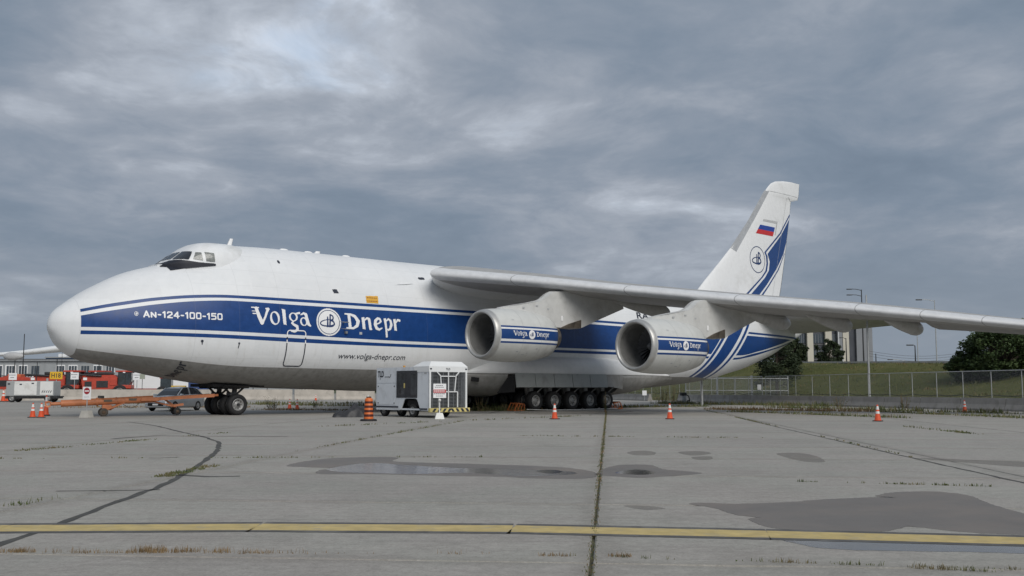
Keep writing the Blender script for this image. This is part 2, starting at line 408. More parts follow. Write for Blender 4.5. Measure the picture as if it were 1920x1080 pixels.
def damp(name, col, rough, spec, op=1.0):
    m = bpy.data.materials.new(name); m.use_nodes = True; t = NT(m.node_tree); bs = t.n['Principled BSDF']; pos = t.new('ShaderNodeNewGeometry').outputs['Position']
    fd = t.new('ShaderNodeAttribute', attribute_name='fade').outputs['Fac']; n1 = t.noise(pos, 3.5, 6, .7, .4); n2 = t.noise(pos, 40, 3, .7)
    al = t.m('MULTIPLY', t.smooth(t.m('ADD', fd, t.m('MULTIPLY', t.m('SUBTRACT', n1, .5), 1.1)), .38, .62), op)
    c = t.ramp(t.m('ADD', t.m('MULTIPLY', t.noise(pos, .8, 5, .6), .6), t.m('MULTIPLY', n2, .4)), [(.3, (col[0] * .84, col[1] * .84, col[2] * .85)), (.5, col), (.68, (col[0] * 1.24, col[1] * 1.17, col[2] * 1.10))]); c = t.mix(t.m('MULTIPLY', t.smooth(t.noise(pos, .45, 4, .6), .48, .66), .5), c, (col[0] * 1.3, col[1] * 1.2, col[2] * 1.12)); t.l.new(c, bs.inputs['Base Color'])
    t.l.new(t.m('ADD', rough, t.m('MULTIPLY', n1, .15)), bs.inputs['Roughness']); bs.inputs['Specular IOR Level'].default_value = spec; t.l.new(al, bs.inputs['Alpha']); return m
m_damp = damp('damp_concrete', (.182, .168, .155), .55, .3, .92); m_wet = damp('wet_concrete', (.13, .126, .12), .06, .5)
m_water = damp('standing_water', (.05, .05, .048), .0, .5); m_stain = damp('stained_concrete', (.20, .188, .172), .75, .3, .36)
blob('damp_patch', [(548, 873), (580, 865), (640, 859), (735, 858), (728, 865), (790, 868), (900, 871), (1035, 876), (1095, 883), (1110, 891), (1085, 897), (1000, 896), (940, 893), (830, 891), (690, 888), (610, 888), (608, 882), (628, 878), (575, 875)], .0012, m_damp, .02)
blob('puddle', [(625, 879), (690, 869), (760, 873), (850, 878), (940, 880), (1040, 883), (1070, 888), (990, 892), (880, 886), (780, 888), (690, 886), (640, 884)], .0016, m_wet, .015)
blob('puddle', [(1008, 884), (1030, 881), (1052, 884), (1035, 888)], .0020, m_water, .01)
blob('damp_patch', [(1128, 888), (1140, 880), (1165, 873), (1210, 872), (1235, 880), (1270, 883), (1305, 887), (1270, 891), (1235, 893), (1200, 895), (1165, 893), (1135, 891)], .0012, m_damp, .015)
blob('puddle', [(1158, 887), (1185, 881), (1210, 882), (1224, 887), (1200, 890)], .0020, m_water, .008)
blob('damp_patch', [(1305, 944), (1400, 946), (1500, 942), (1530, 939), (1625, 934), (1680, 933), (1655, 930), (1690, 924), (1760, 923), (1810, 931), (1850, 947), (1920, 966), (2010, 985), (2010, 999), (1900, 1000), (1800, 995), (1700, 985), (1650, 994), (1560, 996), (1480, 991), (1440, 985), (1420, 974), (1430, 970), (1385, 963), (1350, 952)], .0012, m_damp, .018)
blob('damp_patch', [(1480, 1012), (1560, 1013), (1750, 1019), (1920, 1024), (2020, 1028), (2020, 1040), (1900, 1036), (1800, 1033), (1700, 1032), (1560, 1028), (1510, 1020)], .0014, m_wet, .012)
for pts in ([(1180, 848), (1205, 845), (1225, 848), (1220, 853), (1190, 853)], [(1275, 848), (1310, 846), (1330, 850), (1300, 854)], [(1300, 857), (1330, 856), (1332, 861), (1308, 862)], [(1460, 851), (1500, 850), (1530, 857), (1540, 866), (1505, 864)], [(1725, 859), (1830, 863), (1920, 866), (1990, 872), (1990, 878), (1900, 874), (1800, 866)], [(1175, 948), (1215, 949), (1245, 953), (1215, 956), (1180, 951)], [(985, 772), (1180, 771), (1120, 776), (990, 777)]):
    blob('stain', pts, .0010, m_stain, .015)

# tar-sealed crack wandering in from the left
m_tar = mat('tar_sealant', (.062, .060, .055), .85, var=.35, scale=4, dirt=(.13, .125, .09), dscale=2.5, world=True)
def crack(name, px, w, z=.0024, m=m_tar):
    P = [Vector(gnd(*p)) for p in px]; Q = []
    for a, b in zip(P[:-1], P[1:]):
        n = max(2, int((b - a).length / .35))
        for k in range(n): Q.append(a.lerp(b, k / n))
    Q.append(P[-1]); mb = MB(); L = []
    for i, q in enumerate(Q):
        d = (Q[min(i + 1, len(Q) - 1)] - Q[max(i - 1, 0)]).normalized(); n = Vector((-d.y, d.x)); c = q + n * random.gauss(0, w * .12); ww = w * random.uniform(.35, .62)
        L.append((c + n * ww, c - n * ww))
    for i in range(len(L) - 1): mb.add([(*L[i][0], z), (*L[i][1], z), (*L[i + 1][1], z), (*L[i + 1][0], z)], [(0, 1, 2, 3)])
    return mb.build(name, m, apron, fix=False)
crack('crack_sealant', [(-250, 1112), (0, 1021), (102, 985), (190, 952), (300, 912), (340, 892), (372, 872), (400, 853), (410, 841), (411, 829), (385, 820), (340, 810), (290, 798), (240, 791)], .115)
crack('crack_sealant', [(105, 921), (190, 920), (300, 918.5)], .07); crack('crack_sealant', [(290, 893), (340, 891), (390, 894), (450, 893)], .13)
crack('crack_sealant', [(210, 823), (260, 819), (300, 817), (375, 818), (450, 818), (540, 818.5)], .17); crack('crack_sealant', [(280, 859), (300, 859), (335, 857)], .1)
crack('crack_sealant', [(1390, 785), (1480, 806), (1560, 824), (1680, 852), (1800, 879), (1930, 908)], .07)

# weeds rooted in the joints: short blades, brown and green, nobody could count them
m_grass = bpy.data.materials.new('weed_blades'); m_grass.use_nodes = True
t = NT(m_grass.node_tree); bs = t.n['Principled BSDF']
pp = t.new('ShaderNodeNewGeometry').outputs['Position']
t.l.new(t.ramp(t.noise(pp, 1.6, 3, .6), [(.35, (.060, .085, .022)), (.5, (.095, .105, .035)), (.66, (.165, .125, .06))]), bs.inputs['Base Color']); bs.inputs['Roughness'].default_value = .8
m_dry = mat('dry_grass', (.20, .135, .065), .85, var=.35, scale=6, world=True)
m_leaf = mat('weed_leaf', (.052, .085, .022), .7, var=.4, scale=2.2, world=True)
def blades(mb, x, y, n, h, spread, wd=.006, m=0, lean=.5, z=0):
    for _ in range(n):
        a = random.uniform(0, 6.283); r = random.random() ** .7 * spread; hh = h * random.uniform(.35, 1); la = random.uniform(0, 6.283); ll = hh * random.uniform(.05, lean)
        px, py = x + r * math.cos(a), y + r * math.sin(a); w = wd * random.uniform(.6, 1.4); ca, sa = math.cos(a) * w, math.sin(a) * w
        tx, ty = px + ll * math.cos(la), py + ll * math.sin(la); mx, my = (px * .6 + tx * .4), (py * .6 + ty * .4)
        mb.add([(px - ca, py - sa, z), (px + ca, py + sa, z), (mx + ca * .8, my + sa * .8, z + hh * .55), (mx - ca * .8, my - sa * .8, z + hh * .55), (tx, ty, z + hh)], [(0, 1, 2, 3), (3, 2, 4)], m)
def joint_u(px0, px1, n, h, dens=1, m=0, spread=.05, wd=.005, clump=True, mb=None):
    a = Vector(gnd(*px0)); b = Vector(gnd(*px1)); cl_ = [random.random() for _ in range(9)]
    for _ in range(n):
        f = random.random()
        if clump: f = min(1, max(0, random.choice(cl_) + random.gauss(0, .05)))
        p = a.lerp(b, f); blades(mb, p.x, p.y, random.randint(2, 6), h * random.uniform(.4, 1.2), spread, wd, m)
wb = MB()
p0, p1 = guv(-1.2, 0), guv(13 * SLL, 0)
for i in range(1000):                                  # the grown joint running straight away from the viewer
    f = random.random() ** 1.6; u = -1.0 + f * 56; x, y = guv(u, random.gauss(0, .013)); blades(wb, x, y, 3, random.uniform(.010, .034) * (1.35 if u > 6 else .8), .035, .0026 + u * .00016, 0 if random.random() < .75 else 1)
joint_u((0, 1036), (1000, 1039), 130, .055, m=1, spread=.06, wd=.0022, mb=wb)
joint_u((260, 1034), (420, 1035), 120, .065, m=1, spread=.09, wd=.0022, mb=wb); joint_u((20, 1034), (60, 1036), 40, .05, m=1, mb=wb, wd=.0022)
joint_u((1000, 1040), (1900, 1068), 60, .04, mb=wb, wd=.003); joint_u((1015, 1042), (1060, 1043), 20, .05, m=1, mb=wb, wd=.0025); joint_u((1148, 1043), (1178, 1044), 24, .05, m=1, mb=wb, wd=.0025)
joint_u((30, 948), (95, 936), 16, .07, m=0, spread=.15, wd=.005, mb=wb); joint_u((300, 895), (400, 873), 150, .05, spread=.16, wd=.007, mb=wb)
joint_u((375, 880), (880, 787), 130, .07, spread=.07, wd=.009, mb=wb); joint_u((40, 845), (420, 812), 90, .05, spread=.2, wd=.012, mb=wb)
joint_u((960, 817), (1500, 822), 60, .05, spread=.08, wd=.010, mb=wb); joint_u((1325, 770), (1920, 905), 200, .06, spread=.07, wd=.010, mb=wb)
joint_u((1500, 903), (1920, 914), 50, .05, mb=wb, wd=.006); joint_u((0, 860), (900, 857), 60, .045, mb=wb, wd=.007); joint_u((1700, 800), (1920, 824), 70, .08, spread=.2, wd=.013, mb=wb)
joint_u((1680, 1064), (1920, 1075), 50, .05, mb=wb, wd=.0025); joint_u((600, 800), (1190, 776), 90, .10, spread=.12, wd=.014, mb=wb)
tag(wb.build('joint_weeds', [m_grass, m_dry], fix=False), 'short green and brown weeds sprouting along the slab joints', 'weeds', kind='stuff')

# rough verge beyond the apron: grass and weeds in front of the barriers and along broken concrete
vb = MB()
def strip(pxa, pxb, n, h, spread, wd, m=0):
    a = Vector(gnd(*pxa)); b = Vector(gnd(*pxb))
    for _ in range(n):
        p = a.lerp(b, random.random()); blades(vb, p.x + random.gauss(0, spread * .5), p.y + random.gauss(0, spread * 2), random.randint(4, 9), h * random.uniform(.3, 1.25), spread, wd, m, .6)
strip((1230, 757), (1560, 762), 330, .45, .5, .022); strip((1440, 764), (1900, 776), 260, .35, .45, .02); strip((1330, 768), (1640, 772), 260, .28, .4, .02, 1)
strip((1370, 772), (1700, 784), 160, .22, .3, .016); strip((890, 770), (985, 770), 150, .55, .35, .014); strip((890, 768), (1010, 770), 90, .4, .3, .014, 1)
strip((470, 758), (720, 762), 120, .35, .8, .03); strip((120, 764), (460, 764), 130, .22, .6, .02, 1); strip((1150, 764), (1330, 762), 120, .3, .4, .02); strip((480, 768), (700, 770), 120, .2, .5, .02, 1)
strip((200, 757), (700, 756), 100, .3, 1.0, .03); strip((1640, 772), (1920, 784), 140, .22, .4, .018)
tag(vb.build('verge_weeds', [m_grass, m_dry], fix=False), 'patchy weeds and dry grass on broken concrete by the barriers', 'weeds', kind='stuff')

def weed_plant(px, h, n, label, spread=.25, leafy=True, seed=1):
    r = random.Random(seed); x, y = gnd(*px); root = empty('weed_plant', (x, y, 0), 0, label, 'plant', 'tall weeds on the apron')
    st = MB(); lf = MB()
    for _ in range(n):
        a = r.uniform(0, 6.28); k = r.random() * spread; bx, by = k * .5 * math.cos(a), k * .5 * math.sin(a); tx, ty = bx + k * .7 * math.cos(a), by + k * .7 * math.sin(a); hh = h * r.uniform(.55, 1)
        st.cyl((bx, by, 0), (tx, ty, hh), .010, .004, 5)
        for j in range(16):
            f = r.uniform(.15, 1); px_, py_, pz = bx + (tx - bx) * f, by + (ty - by) * f, hh * f; la = r.uniform(0, 6.28); L = r.uniform(.08, .2) * (1.1 - .5 * f); w = L * .24; dz = r.uniform(-.3, .7) * L
            ca, sa = math.cos(la), math.sin(la)
            lf.add([(px_, py_, pz), (px_ + ca * L * .5 - sa * w, py_ + sa * L * .5 + ca * w, pz + dz * .6), (px_ + ca * L, py_ + sa * L, pz + dz * .6), (px_ + ca * L * .5 + sa * w, py_ + sa * L * .5 - ca * w, pz + dz * .5)], [(0, 1, 2, 3)])
    st.build('stems', m_dry, root); lf.build('leaves', m_leaf, root, fix=False); return root
weed_plant((1135, 773), 1.35, 11, 'tall narrow green weed growing from the long joint before the main wheels', .14, seed=3)
weed_plant((1262, 753), 2.3, 30, 'large bushy green weed clump beside the grey pump near the gate', 1.3, seed=4)
weed_plant((1243, 755), 1.9, 22, 'wide leafy weed clump left of the grey pump', 1.2, seed=14)
weed_plant((512, 768), .95, 16, 'dark bushy weed between the nose wheels and two cones', .6, seed=5)
weed_plant((588, 765), .7, 9, 'thin weed growing under the belly beyond the two cones', .5, seed=6)
weed_plant((1694, 770), 1.2, 14, 'dark green weed against the low concrete wall by the fence', .5, seed=7)
weed_plant((1490, 757), 1.1, 20, 'bright green weed clump at the wall end by the gate', 1.2, seed=8)
weed_plant((1575, 764), .9, 14, 'low leafy weed in the rough grass before the concrete wall', .8, seed=9)
weed_plant((320, 772), .5, 8, 'small weed tuft beside the silver car bumper', .3, seed=10)
weed_plant((902, 771), .9, 12, 'tall dry weed by the air unit under the belly', .4, seed=12)
# ------------------------------------------------------------------ the cargo aircraft
# local frame: x aft from the nose tip, -y port, z up
def pchip(xs,ys):
    n=len(xs);h=[xs[i+1]-xs[i] for i in range(n-1)];d=[(ys[i+1]-ys[i])/h[i] for i in range(n-1)]
    m=[0]*n;m[0]=d[0];m[-1]=d[-1]
    for i in range(1,n-1):
        if d[i-1]*d[i]>0:
            a=2*h[i]+h[i-1];b=h[i]+2*h[i-1];m[i]=(a+b)/(a/d[i-1]+b/d[i])
    def f(x):
        if x<=xs[0]: return ys[0]
        if x>=xs[-1]: return ys[-1]
        i=bisect.bisect_right(xs,x)-1;t=(x-xs[i])/h[i]
        return (1+2*t)*(1-t)**2*ys[i]+t*(1-t)**2*h[i]*m[i]+t*t*(3-2*t)*ys[i+1]+t*t*(t-1)*h[i]*m[i+1]
    return f
F_TOP=pchip([0,.05,.14,.35,.61,1.35,2.37,3.55,5.49,6.3,7.2,8.0,9.4,10.6,12.7,15,19,25,40,52,56,60,63,66,67.4,68.2],
            [4.46,4.74,4.97,5.24,5.46,6.03,6.65,7.25,7.85,8.08,8.38,8.70,9.18,9.24,9.27,9.27,9.27,9.29,9.3,9.25,9.1,8.8,8.5,8.0,7.5,6.9])
F_BOT=pchip([0,.05,.16,.42,.82,1.21,1.86,3.23,4.28,5.55,7.06,8.12,11,14.1,19.2,30,42,46.2,49.4,51.7,54,56.4,58.9,61.3,63,66.3,68.2],
            [4.46,4.24,4.04,3.58,3.2,2.95,2.72,2.5,2.29,2.03,1.79,1.65,1.46,1.38,1.26,1.25,1.35,1.61,1.87,2.14,2.56,2.99,3.63,4.28,4.9,6.02,6.9])
F_W=pchip([0,.05,.14,.35,.61,1.35,2.37,3.55,5.5,8,12,16,46,52,58,63,66.3,67.6,68.2],
          [0,.26,.46,.78,1.03,1.55,2.05,2.48,2.95,3.35,3.58,3.64,3.6,3.25,2.45,1.6,.8,.4,.0])
F_ZC=pchip([0,2,6,12,46,54,60,66,68.2],[4.46,4.45,4.4,4.35,4.4,5.2,6.0,6.9,6.9])
NU,NL=2.05,2.5
def W(s,z):
    t,b,c,w=F_TOP(s),F_BOT(s),F_ZC(s),F_W(s)
    if z>=c: k=min(1,(z-c)/max(1e-6,t-c)); return w*(1-k**NU)**(1/NU)
    k=min(1,(c-z)/max(1e-6,c-b)); return w*(1-k**NL)**(1/NL)
AC_LOC, AC_RZ = (-22.38, 48.90, 0), R(43.087)
plane = empty('cargo_aircraft', AC_LOC, AC_RZ, 'huge white four-engined cargo aircraft with a blue stripe along its fuselage', 'aircraft')
NSEC = 72
def section(s, n=NSEC, k=1.0):
    t, b, c, w = F_TOP(s), F_BOT(s), F_ZC(s), F_W(s); pts = []
    for j in range(n):
        a = 2 * math.pi * j / n; ca, sa = math.cos(a), math.sin(a); e = NU if sa >= 0 else NL
        h = (t - c) if sa >= 0 else (c - b)
        pts.append((s, -math.copysign(abs(ca) ** (2 / e), ca) * w * k, c + math.copysign(abs(sa) ** (2 / e), sa) * h * k))
    return pts

def fuselage_paint():
    m = bpy.data.materials.new('fuselage_paint'); m.use_nodes = True; t = NT(m.node_tree); bs = t.n['Principled BSDF']
    co = t.new('ShaderNodeTexCoord').outputs['Object']; s, y, z = t.sep(co)
    sn = t.m('DIVIDE', s, 70.0)
    C = lambda pts: t.m('MULTIPLY', t.curve(sn, [(a / 70, b / 10) for a, b in pts]), 10.0)
    U1 = C([(0, 4.9), (1.1, 5.22), (2.9, 5.64), (4.7, 5.95), (6.67, 6.15), (8.2, 6.2), (12, 6.2), (25, 6.22), (40, 6.14), (54.8, 6.11), (70, 6.05)])
    U2 = C([(0, 4.75), (1.1, 5.07), (2.9, 5.47), (4.7, 5.79), (6.65, 5.99), (8.4, 6.045), (12, 6.04), (25, 6.055), (40, 5.98), (54.8, 5.94), (70, 5.9)])
    M1 = C([(0, 4.6), (1.1, 4.9), (2.9, 5.29), (4.7, 5.61), (6.6, 5.83), (8.2, 5.90), (12, 5.87), (25, 5.89), (40, 5.83), (54.6, 5.79), (70, 5.8)])
    M2 = C([(0, 4.35), (3.4, 4.33), (6.6, 4.32), (10.9, 4.26), (18, 4.15), (40, 4.12), (52.4, 4.1), (57, 4.59), (61.2, 5.3), (65, 5.95), (70, 6.6)])
    L1 = C([(0, 4.19), (3.4, 4.165), (6.6, 4.15), (10.9, 4.09), (18, 3.985), (40, 3.975), (52, 3.91), (55.8, 4.33), (61, 5.09), (65, 5.75), (70, 6.5)])
    L2 = C([(0, 4.0), (6.6, 3.965), (12.7, 3.845), (18, 3.81), (40, 3.79), (52, 3.75), (54.7, 3.98), (60, 4.8), (65, 5.6), (70, 6.4)])
    GR = C([(0, 3.5), (1.04, 3.32), (3.1, 3.05), (4.9, 2.88), (8.3, 2.57), (12, 2.51), (17, 2.48), (41, 2.3), (47, 2.31), (52, 2.2), (56, 2.6), (70, 2.6)])
    lt = lambda a, b: t.m('LESS_THAN', a, b); gt = lambda a, b: t.m('GREATER_THAN', a, b); an = lambda a, b: t.m('MULTIPLY', a, b); orr = lambda a, b: t.m('MAXIMUM', a, b)
    bet = lambda v, lo, hi: an(gt(v, lo), lt(v, hi))
    st = orr(orr(bet(z, U2, U1), bet(z, M2, M1)), bet(z, L2, L1))
    st = an(st, gt(s, 1.08))
    q = t.m('SUBTRACT', s, t.m('MULTIPLY', t.m('SUBTRACT', z, 2.4), 1.15))
    band = orr(orr(bet(q, 46.9, 47.32), bet(q, 47.66, 49.4)), bet(q, 49.86, 50.28))
    zone = bet(q, 46.75, 50.62)
    blue = t.m('ADD', an(zone, band), an(t.m('SUBTRACT', 1.0, zone), st), clamp=True)
    blue = an(blue, lt(s, 66.4))
    grey = an(lt(z, GR), gt(s, t.m('ADD', 1.04, t.m('MULTIPLY', t.m('SUBTRACT', 3.32, z), .2))))
    big = t.noise(co, .35, 5, .6); fine = t.noise(co, 3, 6, .65, .3)
    mp = t.new('ShaderNodeMapping'); mp.inputs['Scale'].default_value = (1.6, 1.6, .14); t.l.new(co, mp.inputs[0]); run = t.noise(mp.outputs[0], 2.4, 5, .6)
    wh = t.ramp(t.m('ADD', t.m('MULTIPLY', big, .5), t.m('MULTIPLY', fine, .5)), [(.3, (.675, .69, .70)), (.7, (.745, .75, .755))])
    wn = t.new('ShaderNodeTexWhiteNoise', noise_dimensions='2D'); t.l.new(t.comb(t.m('FLOOR', t.m('DIVIDE', s, 2.3)), t.m('FLOOR', t.m('DIVIDE', t.m('ADD', z, t.m('MULTIPLY', t.m('FLOOR', t.m('DIVIDE', s, 2.3)), .37)), 1.15)), 0.0), wn.inputs['Vector'])
    pv = t.m('ADD', .965, t.m('MULTIPLY', wn.outputs['Value'], .05)); wh = t.mix(1.0, wh, t.comb(pv, pv, pv), 'MULTIPLY')
    low = t.m('SUBTRACT', 1.0, t.smooth(z, 2.2, 4.4))
    wh = t.mix(t.m('MULTIPLY', t.smooth(run, .50, .74), t.m('ADD', .10, t.m('MULTIPLY', low, .32))), wh, (.50, .49, .455))
    bl = t.ramp(fine, [(.3, tuple(c * .86 for c in NAVY)), (.7, tuple(c * 1.18 for c in NAVY))])
    gy = t.ramp(t.m('ADD', t.m('MULTIPLY', run, .55), t.m('MULTIPLY', fine, .45)), [(.32, (.19, .185, .172)), (.5, (.262, .257, .245)), (.7, (.315, .31, .297))])
    c = t.mix(blue, wh, bl); c = t.mix(grey, c, gy)
    # skin joints: frames and stringers
    pw = t.m('ADD', t.m('MULTIPLY', fine, .004), 0.0); ln = None
    for f in (1.05, 6.1, 8.35, 10.6, 13.2, 17.7, 20.4, 24.9, 28.3, 33.1, 37.5, 41.6, 45.8, 50.9, 57.3):
        d = lt(t.m('ABSOLUTE', t.m('SUBTRACT', s, f)), .011); ln = d if ln is None else orr(ln, d)
    for f in (2.95, 6.75, 7.6, 8.45): ln = orr(ln, an(lt(t.m('ABSOLUTE', t.m('SUBTRACT', z, f)), .008), gt(s, 6.1)))
    c = t.mix(t.m('MULTIPLY', ln, .17), c, (.22, .22, .22))
    t.l.new(c, bs.inputs['Base Color'])
    rg = t.m('ADD', t.m('ADD', .27, t.m('MULTIPLY', fine, .2)), t.m('MULTIPLY', grey, .25)); t.l.new(rg, bs.inputs['Roughness']); bs.inputs['Specular IOR Level'].default_value = .36
    bp = t.new('ShaderNodeBump'); bp.inputs['Strength'].default_value = .12; bp.inputs['Distance'].default_value = .03
    mq = t.new('ShaderNodeMapping'); mq.inputs['Scale'].default_value = (.9, 1, 1.8); t.l.new(co, mq.inputs[0])
    t.l.new(t.noise(mq.outputs[0], 1.1, 2, .4), bp.inputs['Height']); t.l.new(bp.outputs[0], bs.inputs['Normal'])
    return m
m_fus = fuselage_paint()
ss = [0.004, .02, .05, .09, .14, .22, .32, .45, .6, .8, 1.04] + list(np.arange(1.35, 9.5, .4)) + list(np.arange(9.6, 46, 1.1)) + list(np.arange(46.4, 66, .7)) + [66.3, 66.8, 67.2, 67.6, 67.9, 68.1, 68.19]
mb = MB(); mb.loft([section(s) for s in ss]); fus = mb.build('fuselage', m_fus, plane)
def side(off=.012):
    return lambda s, z: (s, -(W(s, z) + off), z)

# ---- lettering drawn with a broad brush
def ell(cx, cy, rx, ry, th, an=.25): return ('r', cx, cy, rx, ry, rx - th, ry - th * .55, an)
GL = {
 'V': (1.0, [('p', [(.16, 1.20, .11), (.33, .55, .13), (.50, .10, .14)]), ('p', [(.52, .05, .08), (.72, .55, .07), (.83, .95, .085), (.92, 1.18, .10)]), ('p', [(.92, 1.18, .1), (.78, 1.2, .05)]), ('p', [(-.12, 1.25, .045), (.30, 1.25, .045)]), ('p', [(-.10, .97, .03), (.1, .97, .03)]), ('p', [(-.06, .78, .03), (.12, .78, .03)])]),
 'o': (.80, [ell(.4, .5, .40, .53, .17)]),
 'l': (.42, [('q', [(.02, 1.26), (.30, 1.2), (.36, .06), (.40, 0), (.14, .02), (.10, .2)])]),
 'g': (.80, [ell(.38, .66, .34, .35, .14), ('p', [(.60, .93, .06), (.86, 1.0, .08)]), ('p', [(.38, .32, .06), (.26, .16, .075), (.42, .04, .09), (.66, -.08, .11), (.70, -.32, .10), (.48, -.50, .08), (.22, -.46, .06)])]),
 'a': (.84, [ell(.33, .33, .31, .35, .14), ('p', [(.12, .88, .05), (.34, 1.0, .08), (.52, .9, .12), (.60, .5, .13), (.72, .14, .12), (.86, .02, .07)])]),
 'D': (1.05, [('p', [(.22, 1.10, .11), (.24, .6, .12), (.28, .10, .12)]), ('p', [(-.06, 1.2, .05), (.30, 1.2, .07), (.66, 1.04, .11), (.88, .64, .145), (.80, .28, .12), (.54, .06, .075), (.04, .045, .055)])]),
 'n': (.84, [('q', [(-.02, .98), (.22, 1.03), (.28, .0), (.05, .03)]), ('p', [(.24, .78, .05), (.44, .96, .075), (.60, .86, .115), (.64, .5, .12), (.68, .08, .11), (.78, .04, .06)])]),
 'e': (.78, [('p', [(.18, .46, .045), (.46, .58, .055), (.62, .74, .075), (.54, .94, .085), (.36, .98, .09), (.16, .76, .12), (.13, .44, .135), (.24, .14, .12), (.46, .04, .085), (.70, .18, .04)])]),
 'p': (.84, [('q', [(-.02, .99), (.22, 1.04), (.34, -.58), (.16, -.62), (.10, .2)]), ('p', [(.24, .8, .05), (.44, .98, .07), (.64, .84, .10), (.70, .5, .125), (.58, .16, .105), (.40, .03, .065), (.24, .14, .04)])]),
 'r': (.66, [('q', [(-.02, .98), (.22, 1.03), (.30, .0), (.06, .03)]), ('p', [(.26, .72, .05), (.42, .95, .08), (.60, .90, .105)])]),
}
def place_glyph(ch, x0, x1, base, xh):
    w, st = GL[ch]; kx = (x1 - x0) / w; out = []
    for s in st:
        if s[0] == 'p': out.append(('p', [(x0 + a * kx, base + b * xh, r * (kx + xh) / 2 * (.82 if xh < .3 else 1)) for a, b, r in s[1]]))
        elif s[0] == 'q': out.append(('q', [(x0 + a * kx, base + b * xh) for a, b in s[1]]))
        elif s[0] == 'r': out.append(('r', x0 + s[1] * kx, base + s[2] * xh, s[3] * kx, s[4] * xh, s[5] * kx, s[6] * xh, s[7]))
    return out
def word(lst, base, xh): return sum([place_glyph(c, a, b, base, xh) for c, a, b in lst], [])
WORD1 = [('V', 9.12, 10.0), ('o', 10.02, 10.58), ('l', 10.70, 11.0), ('g', 11.09, 11.70), ('a', 11.76, 12.38)]
WORD2 = [('D', 14.68, 15.62), ('n', 15.72, 16.42), ('e', 16.52, 17.16), ('p', 17.24, 17.86), ('r', 17.92, 18.40)]
def emblem(cx, cz, r):      # monogram: two crossed stems, two bowls and a sweeping orbit
    f = lambda pts: ('p', [(cx + a * r, cz + b * r, w * r) for a, b, w in pts]); bowl = lambda ax, ay, rx, ry, w: f([(ax + rx * math.cos(q), ay + ry * math.sin(q), w) for q in np.linspace(-1.6, 1.6, 12)])
    return [f([(-.12, -.34, .07), (-.10, .38, .06)]), f([(.08, -.34, .07), (.14, .58, .06)]), bowl(.14, .36, .26, .22, .055), bowl(.12, -.10, .36, .24, .06), f([(-.22, -.34, .04), (.2, -.34, .04)]),
            f([(-.05 + .72 * math.cos(q), -.06 + .25 * math.sin(q) + .06 * math.cos(q), .022 + .03 * abs(math.sin(q / 2 - .6))) for q in np.linspace(.9, 5.6, 22)])]
for lst, base in ((WORD1, 4.765), (WORD2, 4.725)):
    for g_ in lst: raster('letter', word([g_], base, .675), (g_[1] - .25, g_[2] + .15, 4.2, 5.75), .012, .02, side(.014), white_mark, fus)
ec = (13.56, 5.03)
eb = raster('emblem', [('d', *ec, .78, .755)], (12.7, 14.4, 4.2, 5.85), .014, .022, side(.014), white_mark, fus)
raster('emblem_mark', emblem(*ec, .70) + [('r', *ec, .69, .67, .655, .635, 0)], (12.7, 14.4, 4.2, 5.85), .01, .018, side(.020), navy_mark, fus)
BLK = {'A': (1.0, [[(.05, 0), (.5, 1), (.95, 0)], [(.22, .3), (.78, .3)]]), 'N': (.95, [[(.1, 0), (.1, .8), (.85, 0), (.85, .8)]]), '-': (.6, [[(.1, .45), (.5, .45)]]), '1': (.55, [[(.08, .82), (.38, 1), (.38, 0)]]),
       '2': (.95, [[(.08, .78), (.2, .98), (.75, .98), (.87, .82), (.87, .6), (.12, .14), (.1, 0), (.9, 0)]]), '4': (1.0, [[(.7, 0), (.7, 1), (.05, .3), (.95, .3)]]), '0': (.95, [[(.2, 0), (.08, .14), (.08, .86), (.2, 1), (.75, 1), (.87, .86), (.87, .14), (.75, 0), (.2, 0)]]),
       '5': (.95, [[(.85, 1), (.12, 1), (.1, .55), (.72, .58), (.87, .45), (.87, .14), (.72, 0), (.08, 0)]])}
def block_text(body, x0, x1, base, h, r, gap=.28):
    tot = sum(BLK[c][0] for c in body) + gap * (len(body) - 1); k = (x1 - x0) / tot; x = x0
    for c in body:
        w, ps = BLK[c]; raster('type_letter', [('p', [(x + a * k, base + b_ * h, r) for a, b_ in p]) for p in ps], (x - .1, x + w * k + .1, base - .08, base + h + .08), .008, .012, side(.016), white_mark, fus); x += (w + gap) * k
block_text('AN-124-100-150', 3.66, 7.42, 4.90, .28, .034)
raster('type_emblem', [('r', 3.34, 5.04, .085, .11, .065, .09, 0), ('p', [(3.27, 5.02, .012), (3.41, 5.06, .012)]), ('p', [(3.34, 4.97, .012), (3.36, 5.11, .012)])], (3.2, 3.5, 4.9, 5.2), .008, .012, side(.016), white_mark, fus)
text_obj('web_lettering', 'www.volga-dnepr.com', side(.02), (14.28, 18.84, 2.955, 3.37), dark_mark, fus, shear=.18)
text_obj('registration', 'RA-', side(.014), (40.05, 41.75, 6.5, 6.98), dark_mark, fus, shear=.1, bold=.02)
